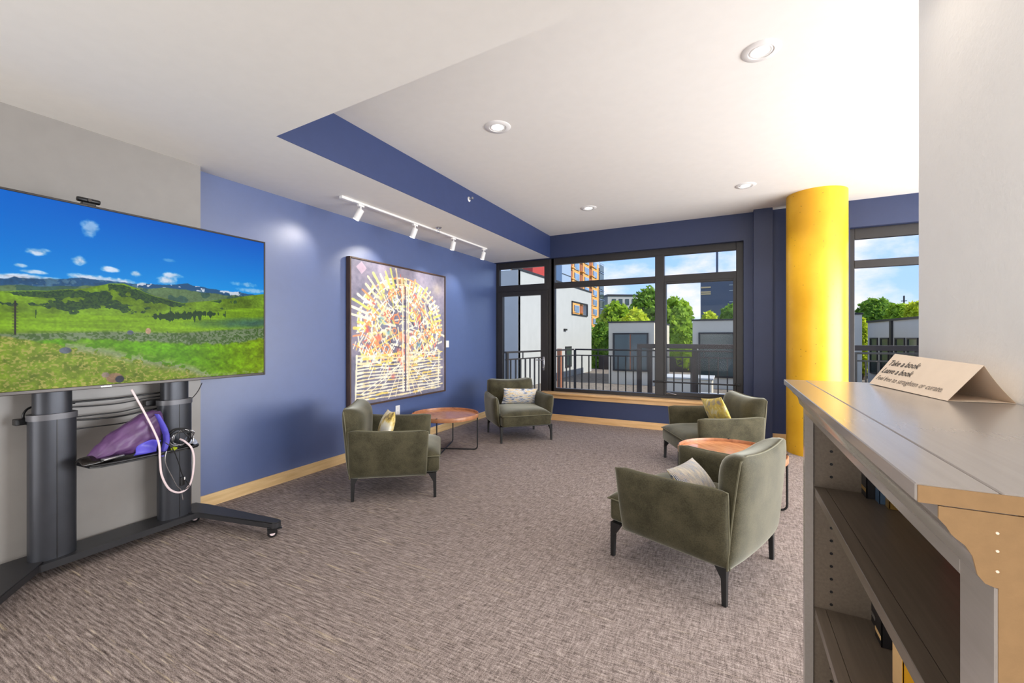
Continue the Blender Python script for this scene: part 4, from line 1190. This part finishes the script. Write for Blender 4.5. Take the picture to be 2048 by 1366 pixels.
# ------------------------------------------------------------------ outside: balcony, railings
struct('balcony_floor', bx(-3.9, 4.5, 6.72, 9.75, -.22, -.06), M['deck'])
def railing(label, p0, p1, ztop, zbot, spacing, posts, midz=None):
    p0, p1 = Vector(p0), Vector(p1); d = (p1 - p0); L = d.length; d.normalize(); ang = math.atan2(d.y, d.x)
    r = thing('railing', label, 'railing', (p0.x, p0.y, 0), ang)
    obj('top_rail', bx(0, L, -.025, .025, ztop - .035, ztop, .004), M['railing'], r)
    obj('middle_rail', bx(0, L, -.012, .012, ztop - .165, ztop - .14, .002), M['railing'], r)
    obj('bottom_rail', bx(0, L, -.012, .012, zbot + .08, zbot + .105, .002), M['railing'], r)
    bal = None
    n = int(L / spacing)
    for i in range(1, n):
        x = i * L / n
        if any(abs(x - q) < .05 for q in posts): continue
        if bal is None:
            bal = obj('baluster', bx(-.012, .012, -.012, .012, zbot + .1, ztop - .16), M['railing'], r, loc=(x, 0, 0))
        else:
            c = bal.copy(); COL.objects.link(c); c.location = (x, 0, 0)
    for q in posts: obj('post', bx(q - .025, q + .025, -.025, .025, zbot, ztop - .03, .003), M['railing'], r)
    for i in range(int(L / 1.1)): obj('strut', bx(.55 + i * 1.1 - .009, .55 + i * 1.1 + .009, -.009, .009, ztop - .15, ztop - .03), M['railing'], r)
    return r
railing('long dark metal balcony railing running outside the windows', (-3.24, 9.50, 0), (4.45, 9.50, 0), 1.09, -.06, .165, [0, 2.62, 5.2, 7.65])
railing('short dark railing closing the left side of the balcony', (-3.72, 6.95, 0), (-3.26, 9.44, 0), 1.09, -.06, .15, [.05])

# dark steel frame standing beyond the railing
fs = thing('pergola_frame', 'dark brown steel frame with thick top beam beyond the balcony railing', 'frame', (0, 0, 0))
yF = 10.3
pL = on_y(1275, 686, yF); pA = on_y(1300, 690, yF); pB2 = on_y(1389, 690, yF)
zt = 1.20
obj('beam', bx(pL.x, 7.0, yF - .06, yF + .06, zt - .10, zt, .006), M['steelbeam'], fs)
for x in (pL.x + .04, pA.x, pB2.x, 3.05, 4.6, 6.4): obj('post', bx(x - .05, x + .05, yF - .05, yF + .05, -.81, zt - .1, .004), M['steelbeam'], fs)

# roof terrace and ground
struct('roof_deck', bx(-14, 16, 10.0, 29, -1.1, -.81), M['gravel'])
struct('ground', bx(-160, 200, 29, 320, -6.2, -6), M['ground'])

def cladded_box(name, label, x0, x1, y0, y1, z0, z1, m, edge=True):
    r = thing(name, label, 'building', ((x0 + x1) / 2, y0, z0))
    cx = (x0 + x1) / 2
    obj('wall', bx(x0 - cx, x1 - cx, 0, y1 - y0, 0, z1 - z0), m, r)
    if edge: obj('roof_flashing', bx(x0 - cx - .03, x1 - cx + .03, -.03, y1 - y0 + .03, z1 - z0, z1 - z0 + .07), M['roofedge'], r)
    return r
def facade_window(parent, x0, x1, z0, z1, y=0, fw=.07, glass='extglass', n=0):
    """window on a -y facing wall in the parent's frame"""
    f = obj('window_frame', frame_rect(NB(), x0, x1, z0, z1, fw, fw, fw, fw, y - .06, y + .04, 0), M['roofedge'], parent)
    obj('pane', bx(x0 + fw, x1 - fw, y - .02, y - .005, z0 + fw, z1 - fw), M[glass], f)
    for i in range(n):
        x = x0 + (x1 - x0) * (i + 1) / (n + 1); obj('mullion', bx(x - fw / 3, x + fw / 3, y - .05, y, z0, z1), M['rust'] if i == 0 else M['roofedge'], f)
    return f
YX = 19.82
b1 = cladded_box('rooftop_pavilion', 'grey-white rooftop cube with one large window, left of the window mullion', -5.11, -3.06, YX, 25.1, -.81, 2.03, M['stuccogrey'])
q0, q1 = on_y(1226, 666, YX), on_y(1297, 743.6, YX)
facade_window(b1, q0.x + 4.085, q1.x + 4.085, q1.z + .81, q0.z + .81, n=1)
b2 = cladded_box('rooftop_pavilion', 'grey rooftop cube with wide dark window in right-hand sash', -1.47, 1.9, YX, 25.1, -.81, 2.06, M['stuccogrey'])
q0, q1 = on_y(1397, 665, YX), on_y(1480, 757, YX)
facade_window(b2, q0.x - .215, 1.25, q1.z + .81, q0.z + .81, n=0)
b3 = cladded_box('rooftop_pavilion', 'narrow grey rooftop cube at the left of the far right window', 2.5, 4.29, YX, 25.1, -.81, 2.2, M['stuccogrey'])
facade_window(b3, -.6, .3, .6, 2.2)
# long white block with dark windows seen through window 2 (runs towards the camera)
r = thing('apartment_block', 'low white block with row of dark windows, seen through the right window', 'building', (5.8, 25.8, -.81), math.atan2(-4.8, .4))
obj('wall', bx(0, 12, 0, 5, 0, 2.86), M['stucco'], r); obj('roof_flashing', bx(-.05, 12, -.05, 5, 2.86, 2.95), M['roofedge'], r)
obj('downpipe', bx(2.55, 2.72, -.08, 0, 0, 2.86), M['roofedge'], r)
for x0 in (.35, 1.5, 2.95, 4.0, 5.4, 6.6, 7.8, 9.0):
    f = obj('window_frame', frame_rect(NB(), x0, x0 + .85, .5, 2.15, .09, .05, .05, .06, -.05, .03, 0), M['roofedge'], r); obj('pane', bx(x0 + .09, x0 + .80, -.02, -.005, .55, 2.09), M['extglass'], f)
# white building left, facing +x
wbx = thing('white_building', 'tall white and grey clad house with small cut-out window, outside the door', 'building', (-8, 16.1, -.81))
zt = 5.03; L = 10.6
obj('wall', bx(-.25, 0, 0, 6.35, 0, zt), M['stucco'], wbx)
qa, qb = on_x(1143, 600, -8), on_x(1174, 632, -8)
wy0, wy1 = qa.y - 16.1, qb.y - 16.1; wz1 = on_x(1143, 600, -8).z + .81; wz0 = on_x(1143, 630, -8).z + .81
wz1 = on_x(1158, 605, -8).z + .81; wz0 = on_x(1158, 631, -8).z + .81
for c in list(wbx.children): bpy.data.objects.remove(c)
wl = NB(); box(wl, -.25, 0, 0, wy0, 0, zt); box(wl, -.25, 0, wy1, L, 0, zt); box(wl, -.25, 0, wy0, wy1, 0, wz0); box(wl, -.25, 0, wy0, wy1, wz1, zt)
obj('wall', wl, M['stucco'], wbx)
wl = NB(); box(wl, -6, -.0, -.02, .2, 0, zt); obj('wall', wl, M['stucco'], wbx)
obj('roof_flashing', bx(-.3, .04, 0, L + .03, zt, zt + .08), M['roofedge'], wbx)
obj('opening_trim', frame_rect(NB(), wy0, wy1, wz0, wz1, .03, .03, .05, .08, -.06, .02, 0), M['roofedge'], wbx, rot=(0, 0, PI / 2), loc=(0, 0, 0))
obj('inner_wall', bx(-2.2, -2.0, wy0 + 2.2, L, 0, zt), M['stuccogrey'], wbx)
lq0 = on_x(1130, 693, -8); lq1 = on_x(1142, 733, -8)
f = obj('window_frame', bx(0, .05, lq0.y - 16.1, lq1.y - 16.1, lq1.z + .81, lq0.z + .81), M['roofedge'], wbx); obj('pane', bx(.05, .06, lq0.y - 16.1 + .1, lq1.y - 16.1 - .1, lq1.z + .91, lq0.z + .71), M['extglass'], f)
obj('wall_lamp', bx(-1.35, -1.05, -.14, -.02, on_y(1015, 618, 16).z + .81, on_y(1015, 592, 16).z + .81, .02), M['roofedge'], wbx)
obj('vent', bx(0, .08, on_x(1127, 659, -8).y - 16.1, on_x(1132, 659, -8).y - 16.1, on_x(1128, 661, -8).z + .81, on_x(1128, 657.5, -8).z + .81), M['roofedge'], wbx)
rx0, rx1 = on_y(1046, 540, 30).x, on_y(1104, 540, 34).x
rb_ = thing('red_building', 'red clad building rising above the white house, behind the door transom', 'building', (rx0, 30, -6))
obj('wall', bx(0, rx1 - rx0, 0, 4, 0, 15.4), M['redclad'], rb_)
obj('roof_flashing', bx(-.1, rx1 - rx0 + .1, -.1, 4.1, 15.4, 15.6), M['roofedge'], rb_)
tag(obj('timber_post', bx(-.055, .055, -.05, .05, 0, 1.84), M['rust'], loc=(on_y(1119, 740, 11.5).x, 11.5, -.81)), 'orange timber post standing behind the railing, left end', 'post')
# roof clutter
def roofunit(name, label, cat, x, y, w, d, h, m, top):
    r = thing(name, label, cat, (x, y, -.81)); obj('casing', bx(-w / 2, w / 2, 0, d, 0, h, .02), m, r); obj('lid', bx(-w / 2 - .05, w / 2 + .05, -.05, d + .05, h, h + .06, .01), top, r)
    return r
roofunit('roof_hatch', 'low pale roof hatch on the gravel behind the railing', 'roof hatch', on_y(1176, 770, 13.5).x, 13.5, .9, .8, .28, M['stuccogrey'], M['concrete'])
roofunit('roof_unit', 'grey boxy roof unit between the two rooftop cubes', 'roof unit', on_y(1375, 770, 15.5).x, 15.5, 1.5, 1.2, .75, M['stuccogrey'], M['concrete'])
roofunit('roof_unit', 'low pale roof unit right of the grey one, in the right-hand sash', 'roof unit', on_y(1455, 770, 13.8).x, 13.8, 1.8, 1.0, .35, M['concrete'], M['concrete'])
# parapet
struct('parapet', bx(-8, 16, 28.4, 28.8, -.81, .1), M['steelbeam'])

# orange apartment tower
ot = thing('apartment_tower', 'tall orange apartment tower with balconies and glass corner', 'building', (-40, 104, -6))
obj('wall', bx(-14, 0, 0, 38, 0, 32), M['orangeclad'], ot)
obj('glass_corner', bx(-13, .15, 38, 44, 0, 31), M['slateclad'], ot)
for zf in range(10):
    z = 2.2 + zf * 3.1
    for yy in (3, 12.5, 22, 31):
        f = obj('window', bx(0, .25, yy, yy + 4.2, z, z + 2.1), M['blueclad'], ot)
        obj('pane', bx(.25, .3, yy + .3, yy + 3.9, z + .25, z + 1.9), M['palewin'], f)
    for yy in (8.2, 17.7, 27.2):
        obj('balcony', bx(0, .9, yy, yy + 2.8, z - .2, z + .1), M['orangeclad'], ot); obj('balcony_shadow', bx(0, .12, yy, yy + 2.8, z + .1, z + 2.4), M['shadebrown'], ot)  # brown slab above each balcony paints in its shadow
    f = obj('window_band', bx(.15, .3, 38.5, 43.5, z, z + 2.2), M['extglass'], ot)
    obj('floor_line', bx(.15, .35, 38, 44, z + 2.6, z + 2.8), M['palewin'], ot)
bb2 = thing('apartment_building', 'pale blue sided building just left of the orange tower', 'building', (-22.5, 60, -6))
obj('wall', bx(-6, 0, 0, 4, 0, 19.5), M['blueclad'], bb2)
for zf in range(5): obj('cladding_joint', bx(0, .04, 0, 4, 6.5 + zf * 2.6, 6.6 + zf * 2.6), M['roofedge'], bb2)
# white block far away
wbk = thing('apartment_building', 'distant white apartment block between the orange tower and the trees', 'building', (-37, 150, -6), math.radians(32))
obj('wall', bx(-2, 17, 0, 20, 0, 22), M['stucco'], wbk); obj('roof_flashing', bx(-2.2, 17.2, -.2, 20, 22, 22.6), M['roofedge'], wbk)
for zf in range(5):
    for k in range(7): obj('window', bx(-.4 + k * 2.4, .9 + k * 2.4, -.15, 0, 6.5 + zf * 3.1, 8.6 + zf * 3.1), M['extglass'], wbk)
# slate tower with mast
stw = thing('office_tower', 'dark slate office tower in the right-hand sash', 'building', (1, 60, -6))
obj('wall', bx(-4.5, 6.5, 0, 12, 0, 15.4), M['slateclad'], stw)
for z in (13.7, 13.1, 12.85): obj('light_strip', bx(-4.45, -3.3, -.06, 0, z, z + .18), M['basewood'], stw)
for z in (13.9, 13.2, 11.8): obj('light_strip', bx(-1.2, 1.2, -.06, 0, z, z + .1), M['stucco'], stw)
mp_ = on_y(1434, 520, 60)
obj('mast', bx(mp_.x - 1 - .13, mp_.x - 1 + .13, .2, .5, 15.4, 26), M['slateclad'], stw)
# distant slim antenna in window 2
an = thing('antenna', 'thin distant antenna rising behind the trees in the right window', 'antenna', (on_y(1808, 620, 70).x, 70, -6))
obj('mast', tube(NB(), [(0, 0, 0), (0, 0, 12.6)], .09, 8), M['roofedge'], an)
for z in (11.2, 11.9): obj('crossarm', bx(-.28, .28, -.05, .05, z, z + .08), M['roofedge'], an)

# ------------------------------------------------------------------ trees
def leaves(blobs, n, size, seed):
    rg = np.random.default_rng(seed)
    vol = np.array([b[3] * b[4] for b in blobs]); vol = vol / vol.sum()
    cnt = (vol * n).astype(int)
    Cs, Ns = [], []
    for b, k in zip(blobs, cnt):
        d = rg.normal(size=(k, 3)); d /= np.linalg.norm(d, axis=1)[:, None]
        rad = rg.uniform(.62, 1.0, k) ** .5 * (1 + .12 * np.sin(d[:, 0] * 7 + seed) * np.cos(d[:, 2] * 6 + d[:, 1] * 5))
        c = d * rad[:, None] * np.array([b[3], b[3], b[4]]) + np.array(b[:3])
        Cs.append(c); Ns.append(d)
    C_ = np.concatenate(Cs); D = np.concatenate(Ns); k = len(C_)
    nr = D + rg.normal(size=(k, 3)) * .7; nr /= np.linalg.norm(nr, axis=1)[:, None]
    a = np.cross(nr, rg.normal(size=(k, 3))); a /= np.linalg.norm(a, axis=1)[:, None]; b_ = np.cross(nr, a)
    s = size * rg.uniform(.6, 1.3, k)[:, None]
    V = np.stack([C_ - a * s, C_ + b_ * s * .55, C_ + a * s, C_ - b_ * s * .55], 1).reshape(-1, 3)
    F = np.arange(k * 4).reshape(-1, 4)
    return V.tolist(), [], F.tolist()
def tree(u, vtop, halfw_px, y, vbot, m, label, seed, n=4200):
    p = on_y(u, vtop, y); t = y * c_ - p.x * s_
    hw = halfw_px * t / FPX * 1.0; ztop = p.z; zb = CAMZ - (vbot - 675) * t / FPX
    r = thing('tree', label, 'tree', (p.x, y, -6), group='trees beyond the roof terrace')
    H_ = ztop + 6; hb = zb + 6
    rg = random.Random(seed)
    cx = (H_ - hb)
    blobs = [(0, 0, hb + cx * .55, hw * .78, cx * .44)]
    for k in range(9):
        a = rg.uniform(0, 2 * PI); q = rg.uniform(.25, .62); zz = rg.uniform(.25, .88)
        sc = (1 - abs(zz - .45) * .7)
        blobs.append((hw * q * math.cos(a) * sc, hw * q * math.sin(a) * sc, hb + cx * zz, hw * rg.uniform(.28, .42), min(cx * .16, hw * .4) + .05))
    blobs.append((0, 0, H_ - cx * .14, hw * .3, cx * .14))
    c = obj('foliage', leaves(blobs, n, .20 * (y / 30) ** .5, seed), m, r); c['kind'] = 'stuff'
    obj('trunk', tube(NB(), [(0, 0, 0), (.1, 0, hb * .6), (0, .1, hb + cx * .6)], [.28, .2, .08], 8), M['bark'], r, smooth=60)
    return r
tree(1228, 604, 46, 34.5, 760, M['leaf'], 'broad green tree to the right of the orange tower', 1)
tree(1298, 574, 52, 43, 740, M['leafdark'], 'tallest dark green tree, peaking at the window mullion', 2, 5200)
tree(1272, 620, 40, 30, 740, M['leafyellow'], 'yellow-green tree just above the rooftop cube', 3)
tree(1350, 594, 46, 36, 760, M['leaf'], 'green tree sloping down just right of the mullion', 4, 5200)
tree(1200, 645, 24, 29.8, 760, M['leafdark'], 'low dark tree between white house and rooftop cube', 5)
tree(1368, 655, 30, 29, 770, M['leaf'], 'lower green tree between the two rooftop cubes', 6)
tree(1418, 624, 22, 38, 700, M['leafyellow'], 'small yellow-green tree at the foot of the slate tower', 7)
tree(1462, 611, 30, 40, 700, M['leafdark'], 'round mid-green tree in front of the slate tower', 8)
tree(1748, 598, 42, 38, 700, M['leafdark'], 'large rounded tree at the left of the far right window', 9, 5200)
tree(1796, 610, 26, 33, 690, M['leaf'], 'second tree in the far right window, by the antenna', 10)
tree(1838, 604, 26, 30, 690, M['leafyellow'], 'lighter tree at the right side of the far right window', 11)
tree(1722, 640, 16, 27.5, 760, M['leafyellow'], 'thin yellow-green tree in the gap between grey cube and white block', 12)
# far tree line
vv, ff = [], []
fl_blobs = [(x, 90 + RNG.uniform(-6, 6), -3 + RNG.uniform(-.8, 1.2), RNG.uniform(4, 7), RNG.uniform(5.0, 7.2)) for x in np.arange(-60, 110, 5.5)]
o = obj('distant_treeline', leaves(fl_blobs, 16000, .55, 77), M['leafdark'])
tag(o, 'distant line of trees along the horizon', 'trees', kind='stuff')
